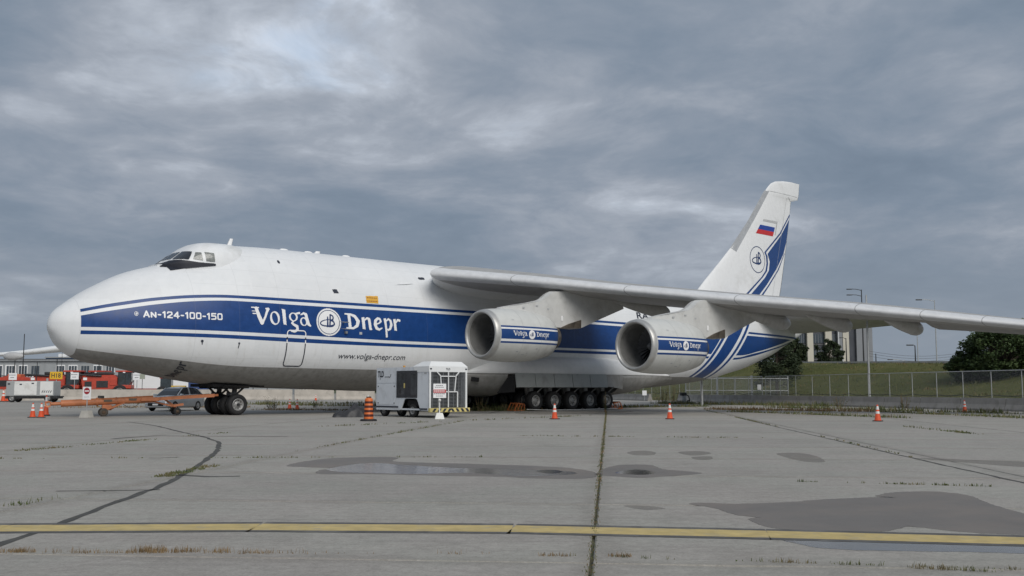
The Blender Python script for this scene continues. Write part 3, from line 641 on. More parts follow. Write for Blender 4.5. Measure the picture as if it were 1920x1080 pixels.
# belly lettering running round the bilge, tops toward the nose
def girth(s):
    P = [(0.0, F_BOT(s))]; 
    for k in range(1, 200):
        z = F_BOT(s) + 1.2 * (k / 199) ** 2; P.append((W(s, z), z))
    L = [0]
    for p, q in zip(P[:-1], P[1:]): L.append(L[-1] + math.hypot(q[0] - p[0], q[1] - p[1]))
    return P, L
def belly(u, v):      # u round the girth from the keel, v forward
    s = round(6.0 - v, 2)
    if s not in GC: GC[s] = girth(s)
    P, L = GC[s]; i = min(len(L) - 2, max(0, bisect.bisect_right(L, u) - 1)); f = (u - L[i]) / (L[i + 1] - L[i]); y = P[i][0] + (P[i + 1][0] - P[i][0]) * f; z = P[i][1] + (P[i + 1][1] - P[i][1]) * f
    return (s, -(y + .012), z - .014)
GC = {}
for g_ in [('D', .85, 1.25), ('n', 1.30, 1.62), ('e', 1.67, 1.97), ('p', 2.02, 2.33), ('r', 2.38, 2.64)]: raster('belly_letter', word([g_], .0, .36), (g_[1] - .1, g_[2] + .1, -.26, .5), .012, .01, belly, dark_mark, fus)
# crew door outline, white over the blue, dark below
def rrect(x0, x1, z0, z1, r, lean=0):
    P = []
    for cx, cz, a0 in ((x1 - r, z1 - r, 0), (x0 + r, z1 - r, 90), (x0 + r, z0 + r, 180), (x1 - r, z0 + r, 270)):
        for k in range(5): a = R(a0 + k * 22.5); P.append((cx + r * math.cos(a) + lean * (cz - z0), cz + r * math.sin(a)))
    return P + [P[0]]
dr = rrect(11.02, 12.12, 2.60, 4.49, .16); dstroke = [('p', [(a, b, .026) for a, b in dr])]
raster('door_outline', dstroke, (10.8, 12.4, 2.5, 4.6), .01, .014, side(.016), white_mark, fus, lambda X, Y: (Y > 3.81) & ((Y > 4.14) | (Y < 3.99)), mat2=dark_mark)
m_orange_sign = mat('orange_notice', (.66, .36, .045), .5, var=.08)
raster('warning_notice', [('q', [(16.18, 6.26), (17.0, 6.26), (17.05, 6.70), (16.2, 6.66)])], (16.1, 17.1, 6.2, 6.75), .02, .02, side(.016), m_orange_sign, fus)
_nt = raster('notice_text', [('p', [(16.27 + .12 * i, z, .028), (16.31 + .12 * i, z, .028)]) for i in range(6) for z in (6.37, 6.56)], (16.1, 17.1, 6.2, 6.75), .015, .015, side(.02), mat('notice_ink', (.30, .11, .02), .6), fus); _nt['kind'] = 'stuff'  # tiny
for box, st in (((13.95, 14.5, 6.55, 7.0), [('q', [(14.02, 6.90), (14.32, 6.92), (14.42, 6.70), (14.1, 6.68)])]), ((20.4, 21.2, 7.9, 8.2), [('p', [(20.65, 8.05, .075), (20.98, 8.07, .075)])]), ((11.0, 11.4, 8.1, 8.45), [('d', 11.19, 8.28, .075, .10)]), ((6.0, 6.3, 3.6, 3.9), [('d', 6.45, 3.78, .07, .07), ('p', [(6.45, 3.78, .03), (6.46, 3.62, .02)])]),
                ((8.2, 8.7, 3.4, 3.9), [('d', 8.35, 3.72, .05, .05), ('p', [(8.36, 3.72, .03), (8.33, 3.48, .02)])])):
    raster('port', st, (box[0] - .1, box[1] + .5, box[2] - .1, box[3] + .1), .015, .015, side(.014), dark_mark, fus)
raster('vent_scoop', [('q', [(18.5, 7.5), (19.4, 7.70), (20.0, 7.68), (19.4, 7.58)])], (18.3, 20.2, 7.4, 7.8), .02, .012, side(.06), white_paint, fus)
raster('placard', [('q', [(15.55, 4.42), (15.72, 4.42), (15.72, 4.56), (15.55, 4.56)])], (15.5, 15.8, 4.4, 4.6), .02, .02, side(.016), grey_line, fus)
# pitot masts beside the emblem
yb = -(W(14.5, 4.95) - .05)
mb = MB(); mb.cyl((14.5, yb, 5.02), (14.42, yb - .34, 5.04), .035, .025, 8); mb.cyl((14.66, yb - .33, 5.05), (14.05, yb - .33, 5.06), .028, .012, 8); mb.build('pitot_probe', steel, fus)
mb = MB(); mb.cyl((14.55, yb, 4.70), (14.5, yb - .3, 4.68), .03, .02, 8); mb.cyl((14.75, yb - .29, 4.68), (14.2, yb - .29, 4.69), .024, .01, 8); mb.build('pitot_probe', steel, fus)
MB().box((14.62, yb - .1, 4.5), (.14, .2, .14)).build('sensor_box', steel, fus)
# dorsal blade antenna and small domes
def blade_ant(s, h, l, yp=0.0):
    z = F_TOP(s) if s > 12 else 9.2
    b = MB(); b.loft([[(s + k * .16 + a * l * (1 - k * .4), -yp + w * (1 - .5 * k), z - .08 + k * (h + .08)) for a, w in ((-.5, 0), (-.2, .035), (.3, .03), (.5, 0), (.3, -.03), (-.2, -.035))] for k in (0, 1)])
    return b.build('antenna', white_mark, fus)
blade_ant(9.35, .42, .34); blade_ant(14.9, .16, .5)
for s in (12.6, 16.8, 6.2 + 8): MB().sphere((s, -.3, F_TOP(s) - .02), .16, 10, 0, (1.8, .7, .5)).build('antenna', white_mark, fus)

# ---- flight deck: a narrower blister standing on the nose
B_TOP = pchip([5.1, 5.5, 5.95, 6.4, 6.72, 7.15, 7.85, 8.8, 9.6, 11.5], [7.55, 7.88, 8.22, 8.58, 8.83, 9.06, 9.17, 9.19, 9.12, 8.6])
B_W = pchip([5.1, 5.6, 6.2, 7.0, 8.0, 9.0, 10, 11.5], [.55, 1.15, 1.62, 1.95, 2.1, 1.97, 1.4, .7])
B_ZC = 7.75
def BW(s, z):
    if s < 5.1: return 0
    t, w = B_TOP(s), B_W(s); k = min(1, max(0, (z - B_ZC)) / max(.05, t - B_ZC)); return w * (1 - k ** 2.7) ** (1 / 2.7)
def bsec(s):
    t, w = B_TOP(s), B_W(s); h = max(.05, t - B_ZC); P = [(s, -w, B_ZC - 1.0)]
    for j in range(41):
        a = math.pi * j / 40; ca, sa = math.cos(a), math.sin(a); P.append((s, -math.copysign(abs(ca) ** (2 / 2.7), ca) * w, B_ZC + sa ** (2 / 2.7) * h))
    return P + [(s, w, B_ZC - 1.0)]
mb = MB(); mb.loft([bsec(s) for s in list(np.arange(5.1, 8.2, .1)) + [8.6, 9.0, 9.5, 10, 10.5, 11, 11.5]], caps=(True, True)); deck = mb.build('flight_deck', white_paint, plane)
m_curt = mat('curtained_glass', (.20, .21, .20), .15, var=.35, scale=9); m_agl = mat('antiglare_black', (.012, .014, .022), .55)
for sg in (1, -1):
    def lift(fn, off, sg=sg):
        def f(s, z):
            e = .01; y = fn(s, z); a = (fn(s + e, z) - fn(s - e, z)) / (2 * e); b = (fn(s, z + e) - fn(s, z - e)) / (2 * e); n = Vector((-a, 1, -b)).normalized() * off
            return (s + n.x, -sg * (y + n.y), z + n.z)
        return f
    bs_ = lift(BW, .03); bp_ = lift(lambda s, z: max(BW(s, z), W(s, z)), .03)
    raster('antiglare_panel', [('q', [(5.12, 7.62), (5.34, 7.80), (5.67, 7.985), (5.92, 8.0), (6.27, 7.965), (6.74, 7.90), (7.57, 7.88), (7.59, 7.77), (6.74, 7.64), (6.15, 7.55), (5.41, 7.39), (5.38, 7.6)])], (5.1, 7.7, 7.3, 8.05), .012, .012, bp_, m_agl, deck, run=.03)
    for nm, pts, m in (('side_window', [(5.79, 8.06), (6.30, 8.03), (6.56, 8.47), (6.36, 8.52)], glass_dark), ('side_window', [(6.49, 8.07), (6.94, 8.01), (6.90, 8.43), (6.66, 8.43)], m_curt), ('side_window', [(7.10, 7.98), (7.54, 7.975), (7.52, 8.43), (7.06, 8.46)], m_curt)):
        raster(nm, [('q', pts)], (min(p[0] for p in pts) - .05, max(p[0] for p in pts) + .05, 7.9, 8.6), .008, .012, bs_, m, deck, run=.03)
for a, b in ((-.55, -.04), (.04, .55)):      # the two forward windscreens, following the slope
    g = []
    for i in range(7):
        s = 5.80 + .09 * i; row = []
        for j in range(9):
            y = (a + (b - a) * j / 8) * (1 - .06 * i / 6); k = min(.98, abs(y) / B_W(s)); row.append((s - .012, y, B_ZC + (B_TOP(s) - B_ZC) * (1 - k ** 2.7) ** (1 / 2.7) + .02))
        g.append(row)
    mb = MB(); mb.loft(g, 0, False, (False, False)); mb.build('windscreen', glass_dark, deck, fix=False)

# ---- wings
LE0, LEY, SWP = 20.15, 4.3, .69
W_ZL = pchip([0, 3.3, 4.3, 5.6, 8.2, 13.3, 18.6, 23.8, 27, 30.7, 36.65], [8.55, 8.28, 8.15, 7.99, 7.69, 6.99, 6.30, 5.66, 5.21, 4.69, 3.95])
W_CH = pchip([0, 3.3, 12, 18, 25, 36.65], [16.5, 14.9, 10.7, 8.5, 6.6, 3.3])
W_TE = pchip([0, 3.3, 12, 18, 25, 36.65], [7.75, 7.55, 6.45, 5.75, 5.22, 3.75])
def le(y): return LE0 + (y - LEY) * SWP
def foil(c, t, n=18):
    up, lo = [], []
    for i in range(n + 1):
        x = .5 * (1 - math.cos(math.pi * i / n)); y = 5 * t * (.2969 * math.sqrt(x) - .126 * x - .3516 * x * x + .2843 * x ** 3 - .1015 * x ** 4)
        cam_ = .018 * math.sin(math.pi * min(1, x * 1.1)) if x < .9 else .0
        up.append((x * c, (y * 1.12 + .01 * math.sin(math.pi * x)) * c)); lo.append((x * c, (-y * .88 + .006 * math.sin(math.pi * x)) * c))
    return up[::-1] + lo[1:-1]
def wsec(y, sg, c0=0.0, c1=1.0):
    c = W_CH(y); t = .092 + .025 * min(1, max(0, (y - 12) / 11)); z0, z1 = W_ZL(y), W_TE(y); k = (z1 - z0) / c
    return [(le(y) + a, -sg * y, z0 + a * k + b) for a, b in foil(c, t)]
def wing_paint(name, base, lead):
    m = bpy.data.materials.new(name); m.use_nodes = True; t = NT(m.node_tree); bs = t.n['Principled BSDF']
    co = t.new('ShaderNodeTexCoord').outputs['Object']; s, y, z = t.sep(co); yy = t.m('ABSOLUTE', y)
    a = t.m('SUBTRACT', s, t.m('ADD', LE0 - LEY * SWP, t.m('MULTIPLY', yy, SWP)))
    nz = t.m('ABSOLUTE', t.sep(t.new('ShaderNodeNewGeometry').outputs['Normal'])[2])
    mp = t.new('ShaderNodeMapping'); mp.inputs['Rotation'].default_value = (0, 0, 0); mp.inputs['Scale'].default_value = (.25, 2.2, 1); t.l.new(co, mp.inputs[0])
    n1 = t.noise(mp.outputs[0], 1.2, 5, .6); n2 = t.noise(co, 2.5, 5, .65)
    g = t.ramp(t.m('ADD', t.m('MULTIPLY', n1, .6), t.m('MULTIPLY', n2, .4)), [(.3, tuple(c * .80 for c in base)), (.7, tuple(c * 1.12 for c in base))])
    lead_m = t.m('LESS_THAN', a, .62)
    c = t.mix(lead_m, g, t.ramp(n2, [(.3, tuple(v * .9 for v in lead)), (.7, tuple(v * 1.08 for v in lead))]))
    ln = t.m('LESS_THAN', t.m('ABSOLUTE', t.m('SUBTRACT', a, .62)), .012)
    for f in (8.2, 13.6, 18.6, 23.8, 26.5, 29.0, 32.2): ln = t.m('MAXIMUM', ln, t.m('MULTIPLY', t.m('LESS_THAN', t.m('ABSOLUTE', t.m('SUBTRACT', yy, f)), .022), t.m('LESS_THAN', a, 1.3)))
    c = t.mix(t.m('MULTIPLY', ln, .6), c, (.12, .12, .12))
    t.l.new(c, bs.inputs['Base Color']); t.l.new(t.m('ADD', .42, t.m('MULTIPLY', n2, .22)), bs.inputs['Roughness'])
    return m
m_wing = wing_paint('wing_grey', (.37, .365, .355), (.58, .59, .605))
ys = [4.2, 5, 6, 7, 9, 11, 13, 15, 17, 19, 21, 23, 24.9]
for sg, nm in ((1, 'wing'), (-1, 'wing')):
    mb = MB(); mb.loft([wsec(y, sg) for y in ys], caps=(True, True))
    # outboard panel: fixed part up to the aileron, then the tip
    def wsec2(y, sg, cut):
        c = W_CH(y); P = []
        for (s_, y_, z_) in wsec(y, sg):
            P.append((min(s_, le(y) + c * cut), y_, z_ if s_ <= le(y) + c * cut else W_ZL(y) + (W_TE(y) - W_ZL(y)) * cut + (z_ - (W_ZL(y) + (W_TE(y) - W_ZL(y)) * (s_ - le(y)) / c)) + .0))
        return P
    mb.loft([wsec2(y, sg, .74) for y in (24.9, 27, 29, 31, 33, 35.2)], caps=(True, True)); mb.loft([wsec(y, sg) for y in (35.2, 36.2)] + [[(p[0] + .5, -sg * 36.65, p[2]) for p in wsec(36.3, sg)]], caps=(True, True))
    w = mb.build('wing', m_wing, plane)
    # drooped aileron
    mb = MB()
    def asec(y):
        c = W_CH(y); x0 = le(y) + c * .735; z0 = W_ZL(y) + (W_TE(y) - W_ZL(y)) * .74; h = c * .030
        L = c * .27; dz = -L * .27
        return [(x0, -sg * y, z0 + h + .02), (x0 + L * .5, -sg * y, z0 + dz * .42 + h * .8), (x0 + L, -sg * y, z0 + dz), (x0 + L * .5, -sg * y, z0 + dz * .58 - h * .5), (x0, -sg * y, z0 - h * .75)]
    mb.loft([asec(y) for y in (25.0, 27, 29.8)], caps=(True, True), smooth=False); mb.loft([asec(y) for y in (29.84, 32, 35.1)], caps=(True, True), smooth=False); mb.build('aileron', m_wing, w)
    m_pod = mat('fairing_paint', (.50, .50, .49), .45, var=.08, dirt=(.36, .35, .33))
    for y, xo in ((5.8, 0), (10.2, -.7), (17.0, .45), (20.6, -.1), (24.1, .1)):
        c = W_CH(y); L = min(5.8, c * .66); xe = le(y) + c + xo; rings = []; rz = .50 if y < 22 else .46
        for f in (0, .06, .12, .2, .3, .4, .5, .6, .7, .76, .82, .87, .91, .94, .965, .985, 1.0):
            x = xe - L * (1 - f); r = max(.02, math.sin(math.pi * min(1, f * 1.02) ** .8 * .5 + 0) if f < .75 else math.sqrt(max(0, 1 - ((f - .75) / .25) ** 2.2))) * 1
            zt = W_ZL(y) + (W_TE(y) - W_ZL(y)) * min(1, (x - le(y)) / c); rings.append([(x, -sg * y + math.cos(a) * .38 * r, zt - .34 - .12 * f + math.sin(a) * rz * r) for a in np.linspace(0, 2 * math.pi, 16, endpoint=False)])
        mb = MB(); mb.loft(rings); mb.build('flap_fairing', m_pod, w)
# wing to body fillet: the root section swelling into the shoulder
for sg in (1, -1):
    mb = MB(); rings = []
    for y, ds, kz, dz in ((4.205, .02, 1.0, 0), (3.95, .22, 1.12, .0), (3.6, .55, 1.35, -.0), (3.1, 1.0, 1.65, -.0), (2.6, 1.45, 2.0, -.03), (2.1, 1.9, 2.35, -.1), (1.5, 2.5, 2.6, -.3)):
        c = W_CH(4.2); k = (W_TE(4.2) - W_ZL(4.2)) / c; rings.append([(le(4.2) + ds + a * .995, -sg * y, W_ZL(4.2) + dz + a * k + (b_ * kz if b_ < 0 else b_ * 1.0)) for a, b_ in foil(c, .092)])
    mb.loft(rings); mb.build('wing_root_fairing', white_paint, plane)

# ---- engines
m_duct = mat('intake_duct', (.20, .198, .19), .55, .0, var=.2, scale=2, dirt=(.09, .09, .085)); m_lip = mat('polished_lip', (.42, .42, .41), .42, .45, var=.1, dirt=(.36, .34, .31), dscale=2)
def nacelle_paint():
    m = bpy.data.materials.new('nacelle_paint'); m.use_nodes = True; t = NT(m.node_tree); bs = t.n['Principled BSDF']
    co = t.new('ShaderNodeTexCoord').outputs['Object']; s, y, z = t.sep(co); n2 = t.noise(co, 2.2, 6, .65, .3)
    bet = lambda v, lo, hi: t.m('MULTIPLY', t.m('GREATER_THAN', v, lo), t.m('LESS_THAN', v, hi))
    b = t.m('MAXIMUM', t.m('MAXIMUM', bet(z, .345, .44), bet(z, -.275, .255)), bet(z, -.50, -.40)); wt = bet(z, -.50, .44)
    rg = t.m('GREATER_THAN', s, .34); b = t.m('MULTIPLY', b, rg); wt = t.m('MULTIPLY', wt, rg)
    g = t.ramp(n2, [(.3, (.50, .505, .485)), (.7, (.57, .575, .555))]); c = t.mix(wt, g, (.72, .72, .71)); c = t.mix(b, c, NAVY)
    ln = None
    for f in (.34, 1.9, 3.3):
        d = t.m('LESS_THAN', t.m('ABSOLUTE', t.m('SUBTRACT', s, f)), .012); ln = d if ln is None else t.m('MAXIMUM', ln, d)
    dirt = t.m('MULTIPLY', t.smooth(t.noise(co, 1.1, 5, .7, .6), .5, .75), t.m('SUBTRACT', 1.0, t.smooth(z, -1.4, .2)))
    c = t.mix(t.m('MULTIPLY', dirt, .5), c, (.24, .225, .20)); c = t.mix(t.m('MULTIPLY', ln, .4), c, (.2, .2, .2))
    t.l.new(c, bs.inputs['Base Color']); t.l.new(t.m('ADD', .3, t.m('MULTIPLY', n2, .2)), bs.inputs['Roughness']); return m
m_nac = nacelle_paint(); m_pyl = mat('pylon_paint', (.55, .55, .535), .42, var=.06, dirt=(.40, .39, .37), dscale=.9); m_hot = mat('hot_metal', (.20, .17, .14), .45, .7, var=.3, dirt=(.08, .07, .06))
N_R = pchip([0, .06, .16, .34, .8, 1.5, 2.4, 3.3, 4.1, 4.85], [1.22, 1.285, 1.33, 1.365, 1.415, 1.455, 1.465, 1.42, 1.31, 1.14])
def engine(loc):
    X = (1, 0, 0); O = (0, 0, 0)
    mb = MB(); a_ = [.30, .34, .5, .8, 1.15, 1.5, 1.95, 2.4, 2.9, 3.3, 3.7, 4.1, 4.5, 4.85]
    mb.lathe([(a, N_R(a)) for a in a_] + [(4.87, 1.10), (4.4, 1.08), (3.9, 1.05)], O, X, 56)
    nac = mb.build('engine_nacelle', m_nac, plane, loc)
    MB().lathe([(.30, N_R(.30) + .002), (.16, 1.33), (.06, 1.285), (0, 1.22), (.03, 1.16), (.12, 1.12), (.24, 1.105)], O, X, 56).build('intake_lip', m_lip, nac)
    MB().lathe([(.24, 1.105), (.7, 1.12), (1.2, 1.16), (1.75, 1.17), (1.95, 1.17)], O, X, 56).build('intake_duct', m_duct, nac)
    mb = MB(); nb = 33
    for i in range(nb):
        A = 2 * math.pi * i / nb; rows = []
        for k in range(5):
            r = .36 + (1.16 - .36) * k / 4; ch = .20 + .06 * k / 4; tw = R(28 + 34 * k / 4); row = []
            for q in (-.5, 0, .5):
                dx = q * ch * math.cos(tw) * 1.2; dth = q * ch * math.sin(tw) / r * 1.0; aa = A + dth; row.append((1.78 + dx + .03 * (1 - 4 * q * q), r * math.cos(aa), r * math.sin(aa)))
            rows.append(row)
        mb.loft(rows, 0, False, (False, False))
    mb.build('fan', mat('fan_titanium', (.34, .34, .35), .4, .5, var=.2), nac, fix=False)
    MB().lathe([(1.12, .005), (1.2, .09), (1.4, .21), (1.7, .34), (1.95, .38)], O, X, 24).build('spinner', mat('spinner_grey', (.26, .26, .265), .4, .3), nac)
    MB().lathe([(1.98, 1.17), (1.98, .01)], O, X, 32).build('fan_shade_disc', black_void, nac)  # black disc painted in for the dark void behind the fan
    MB().lathe([(3.9, 1.0), (4.4, .98), (4.85, .90), (5.35, .76), (5.62, .66), (5.60, .62), (5.2, .62), (5.0, .5), (5.5, .36), (6.0, .12), (6.1, .01)], O, X, 36).build('exhaust_nozzle', m_hot, nac)
    sd = lambda a, z: (a, -(math.sqrt(max(.01, N_R(a) ** 2 - z * z)) + .012), z)
    k = .0105; mapx = lambda s, a0, a1, s0, s1: a0 + (s - s0) / (s1 - s0) * (a1 - a0)
    w1 = [(c, mapx(a, 1.15, 2.12, 9.1, 12.38), mapx(b, 1.15, 2.12, 9.1, 12.38)) for c, a, b in WORD1]; w2 = [(c, mapx(a, 2.85, 3.92, 14.68, 18.4), mapx(b, 2.85, 3.92, 14.68, 18.4)) for c, a, b in WORD2]
    raster('nacelle_lettering', word(w1, -.085, .205), (1.0, 2.3, -.3, .26), .006, .009, sd, white_mark, nac); raster('nacelle_lettering', word(w2, -.095, .205), (2.7, 4.1, -.3, .26), .006, .009, sd, white_mark, nac)
    raster('nacelle_emblem', [('d', 2.5, -.0, .245, .24)], (2.2, 2.8, -.3, .3), .008, .012, sd, white_mark, nac)
    raster('emblem_mark', emblem(2.5, 0, .22), (2.2, 2.8, -.3, .3), .006, .009, lambda a, z: (a, sd(a, z)[1] - .006, z), navy_mark, nac)
    # small hatches and drain stains on the lower cowl
    for a, z, w_, h_ in ((1.6, -.95, .16, .05), (2.1, -1.1, .22, .04), (2.4, -1.02, .1, .05), (3.0, -.78, .14, .06), (1.2, .75, .16, .05)):
        raster('hatch', [('q', [(a, z), (a + w_, z), (a + w_, z + h_), (a, z + h_)])], (a - .02, a + w_ + .02, z - .02, z + h_ + .02), .01, .01, lambda q, zz: (q, sd(q, zz)[1] + .004, zz), grey_line, nac)
    # pylon
    prof = [(1.0, 1.05), (1.4, 1.52), (2.6, 1.74), (4.3, 2.02), (4.72, 2.20), (5.02, 2.42), (5.3, 2.58), (6.4, 2.72), (8.5, 2.62), (10.8, 2.45), (11.6, 2.35), (11.75, 1.98), (9.9, 1.38), (7.7, .62), (6.9, .56), (4.8, .60), (3.6, .6)]
    # loft across the width so that the flanks bulge
    thick = lambda a: .30 * math.sin(math.pi * min(1, max(.02, (a - .9) / 11.4)) ** .55) + .015
    mb = MB(); n = len(prof); L = [(a, -thick(a), b) for a, b in prof]; Rr = [(a, thick(a), b) for a, b in prof]; mid = [(a + (6.2 - a) * -.01, 0, b + (.06 if b > 1.9 else -.03)) for a, b in prof]
    mb.loft([L, mid, Rr], 0, True, (True, True), False)
    py = mb.build('pylon', m_pyl, plane, loc)
    mb = MB(); mb.loft([[(5.75, sg * .36, .52), (7.65, sg * .30, .62), (7.66, sg * .30, 1.10), (6.6, sg * .33, .82)] for sg in (-1, 1)], caps=(True, True), smooth=False); mb.build('heat_shield', m_hot, py)
    for a, z in ((3.0, 1.70), (4.0, 1.85), (4.9, 1.72), (6.1, 1.35)): MB().box((a, -thick(a) - .002, z - .12), (.16, .02, .07)).build('hatch', grey_line, py)
    MB().box((6.05, -thick(6.05) - .004, 1.12), (.16, .02, .28)).build('placard', white_mark, py)
    return nac, py
e1 = engine((18.92, -10.0, 4.32)); e2 = [copy_tree(o, plane) for o in e1]
for o in e2: o.location = (23.30, -17.0, 3.63)

# ---- fin and tailplane
def fin_edges(z):
    lead = pchip([7.5, 9.77, 13.69, 16.3, 19.4, 19.9, 20.4, 20.72, 20.8], [49.3, 51.9, 56.7, 59.5, 62.25, 62.8, 63.6, 65.4, 66.6]); tr = pchip([7.5, 10, 17.8, 19.0, 19.2, 20.8], [63.4, 64.3, 66.35, 66.65, 67.75, 68.15]); return lead(z), tr(z)
def FT(s, z):
    a, b = fin_edges(z); c = b - a; x = min(.999, max(.001, (s - a) / c)); t = .10 if z < 18 else .10 - .02 * (z - 18) / 2.8
    return 5 * t * c * .62 * (.2969 * math.sqrt(x) - .126 * x - .3516 * x * x + .2843 * x ** 3 - .1015 * x ** 4)
mb = MB(); rings = []
for z in [7.5, 9, 10.5, 12, 13.5, 15, 16.5, 17.8, 18.6, 19.0, 19.08, 19.2, 19.6, 19.9, 20.2, 20.5, 20.7, 20.79]:
    a, b = fin_edges(z); row = []
    xs = [.5 * (1 - math.cos(math.pi * i / 14)) for i in range(15)]
    row = [(a + (b - a) * x, -FT(a + (b - a) * x, z), z) for x in xs] + [(a + (b - a) * x, FT(a + (b - a) * x, z), z) for x in xs[-2:0:-1]]
    rings.append(row)
mb.loft(rings); m_fin = mat('fin_paint', (.745, .75, .755), .35, var=.03, dirt=(.62, .62, .61), dscale=.5); fin = mb.build('fin', m_fin, plane)
fp = lambda off: (lambda s, z: (s, -(FT(s, z) + off), z))
Q = lambda *p: ('q', list(p)); FB = (56, 68.4, 8.6, 20.4)
navyL = Q((56.7, 8.6), (58.61, 9.83), (61.01, 11.38), (61.7, 12.0), (61.9, 12.7), (61.82, 13.35), (61.56, 13.66), (64.35, 15.7), (66.25, 17.7), (66.3, 17.56), (64.52, 15.63), (61.83, 13.65), (62.10, 13.33), (62.16, 12.65), (61.96, 11.97), (61.26, 11.39), (58.94, 9.83), (57.05, 8.6))
bluem = Q((57.5, 8.6), (59.38, 9.83), (61.6, 11.36), (62.3, 12.06), (62.47, 12.89), (62.12, 13.56), (64.67, 15.59), (66.16, 17.2), (65.55, 14.95), (65.0, 13.83), (63.77, 12.41), (61.91, 10.75), (60.74, 9.86), (59.1, 8.6))
right = Q((65.15, 13.9), (64.62, 13.19), (63.87, 12.24), (62.0, 10.58), (61.05, 9.85), (59.4, 8.6), (59.75, 8.6), (61.4, 9.88), (62.32, 10.66), (64.08, 12.26), (64.75, 13.2), (65.2, 13.85))
raster('tail_stripe', [navyL, bluem, right], FB, .02, .025, fp(.012), navy_paint, fin)
raster('flag_stripe', [Q((60.65, 15.69), (61.02, 16.12), (63.50, 16.12), (63.31, 15.69))], (60, 64, 15, 16.9), .02, .02, fp(.014), mat('flag_blue', (.015, .05, .28), .4), fin)
raster('flag_stripe', [Q((60.27, 15.27), (60.65, 15.69), (63.31, 15.69), (63.10, 15.27))], (60, 64, 15, 16.9), .02, .02, fp(.014), mat('flag_red', (.50, .02, .02), .4), fin)
raster('flag_shadow', [Q((61.62, 16.70), (64.0, 16.72), (63.75, 15.9), (63.60, 15.4), (63.50, 15.5), (63.66, 16.1), (63.8, 16.5), (61.45, 16.5))], (60, 64.2, 15, 16.9), .02, .02, fp(.014), mat('flag_grey', (.46, .46, .46), .4), fin)
fc = (60.39, 12.88); raster('tail_emblem', emblem(*fc, 1.12), (58.9, 61.8, 11.5, 14.2), .016, .022, fp(.013), navy_mark, fin); raster('emblem_ring', [('r', *fc, 1.25, 1.2, 1.18, 1.13, 0)], (58.9, 61.8, 11.5, 14.2), .016, .022, fp(.013), navy_mark, fin)
raster('leading_edge', [Q((56.55, 13.6), (59.35, 16.3), (62.1, 19.4), (62.75, 19.4), (60.2, 16.5), (57.2, 13.3))], (56, 63, 13, 19.6), .02, .025, fp(.012), mat('bare_leading_edge', (.48, .485, .49), .35, .4), fin)
raster('panel_line', [('p', [(62.3, 19.43, .014), (67.6, 19.48, .014)]), ('p', [(62.9, 9.8, .014), (65.75, 19.2, .014)]), ('p', [(66.0, 19.25, .03), (66.45, 18.95, .03), (67.2, 19.05, .02)])], (56, 68, 9, 19.7), .014, .02, fp(.013), grey_line, fin)
TP_C = pchip([0, 2, 12.3], [9.6, 8.9, 3.7])
for sg in (1, -1):
    rings = []
    for y in (0, 2, 4, 6, 8, 10, 11.6, 12.1, 12.3):
        c = TP_C(y); l = 56.2 + (y - 2) * .69; sh = 1 - max(0, (y - 11.6)) * .5; row = []
        for a, b in foil(c * sh, .095, 14): row.append((l + (1 - sh) * c * .6 + a, -sg * y, 7.68 - a * .085 - (max(0, a / c - .68)) * c * .17 + b - .015 * y))
        rings.append(row)
    mb = MB(); mb.loft(rings); mb.build('tailplane', m_wing if False else mat('tailplane_grey', (.47, .47, .465), .42, var=.06, dirt=(.36, .355, .34)), plane)

# ---- main gear fairing, doors, legs and wheels
m_bilge = mat('bilge_grey', (.262, .257, .245), .55, var=.15, scale=1.2, dirt=(.17, .165, .15), dscale=.8)
def sponson_paint():
    m = bpy.data.materials.new('sponson_paint'); m.use_nodes = True; t = NT(m.node_tree); bs = t.n['Principled BSDF']
    co = t.new('ShaderNodeTexCoord').outputs['Object']; s, y, z = t.sep(co); n = t.noise(co, 2.2, 6, .65, .3)
    w_ = t.ramp(n, [(.3, (.64, .645, .64)), (.7, (.73, .73, .725))]); g = t.ramp(n, [(.3, (.19, .185, .172)), (.7, (.30, .295, .28))])
    c = t.mix(t.m('LESS_THAN', z, 2.36), w_, g); t.l.new(c, bs.inputs['Base Color']); bs.inputs['Roughness'].default_value = .45; return m
m_spon = sponson_paint()
S_Y = pchip([22.5, 24, 26, 28, 36, 38, 41, 44, 46.5], [2.4, 3.3, 4.05, 4.42, 4.42, 4.25, 3.75, 3.0, 2.2]); S_B = pchip([22.5, 24, 26, 28, 36, 38, 40, 42, 44.5, 46.5], [1.7, 1.18, .92, .84, .84, .92, 1.1, 1.5, 1.85, 2.0])
S_T = pchip([22.5, 24, 26, 28, 36, 39, 42, 46.5], [2.0, 2.7, 3.4, 3.75, 3.75, 3.4, 2.8, 2.1])
def spon(s, sg, zlo=None):
    yo, b, t_ = S_Y(s), S_B(s), S_T(s); c = 2.45; P = []
    for j in range(25):
        a = math.pi * (j / 24) - math.pi / 2; ca, sa = max(0, math.cos(a)), math.sin(a); h = (t_ - c) if sa > 0 else (c - b)
        z = c + math.copysign(abs(sa) ** .8, sa) * h; P.append((s, -sg * (1.2 + (yo - 1.2) * ca ** .62), z if zlo is None else max(z, zlo)))
    return P
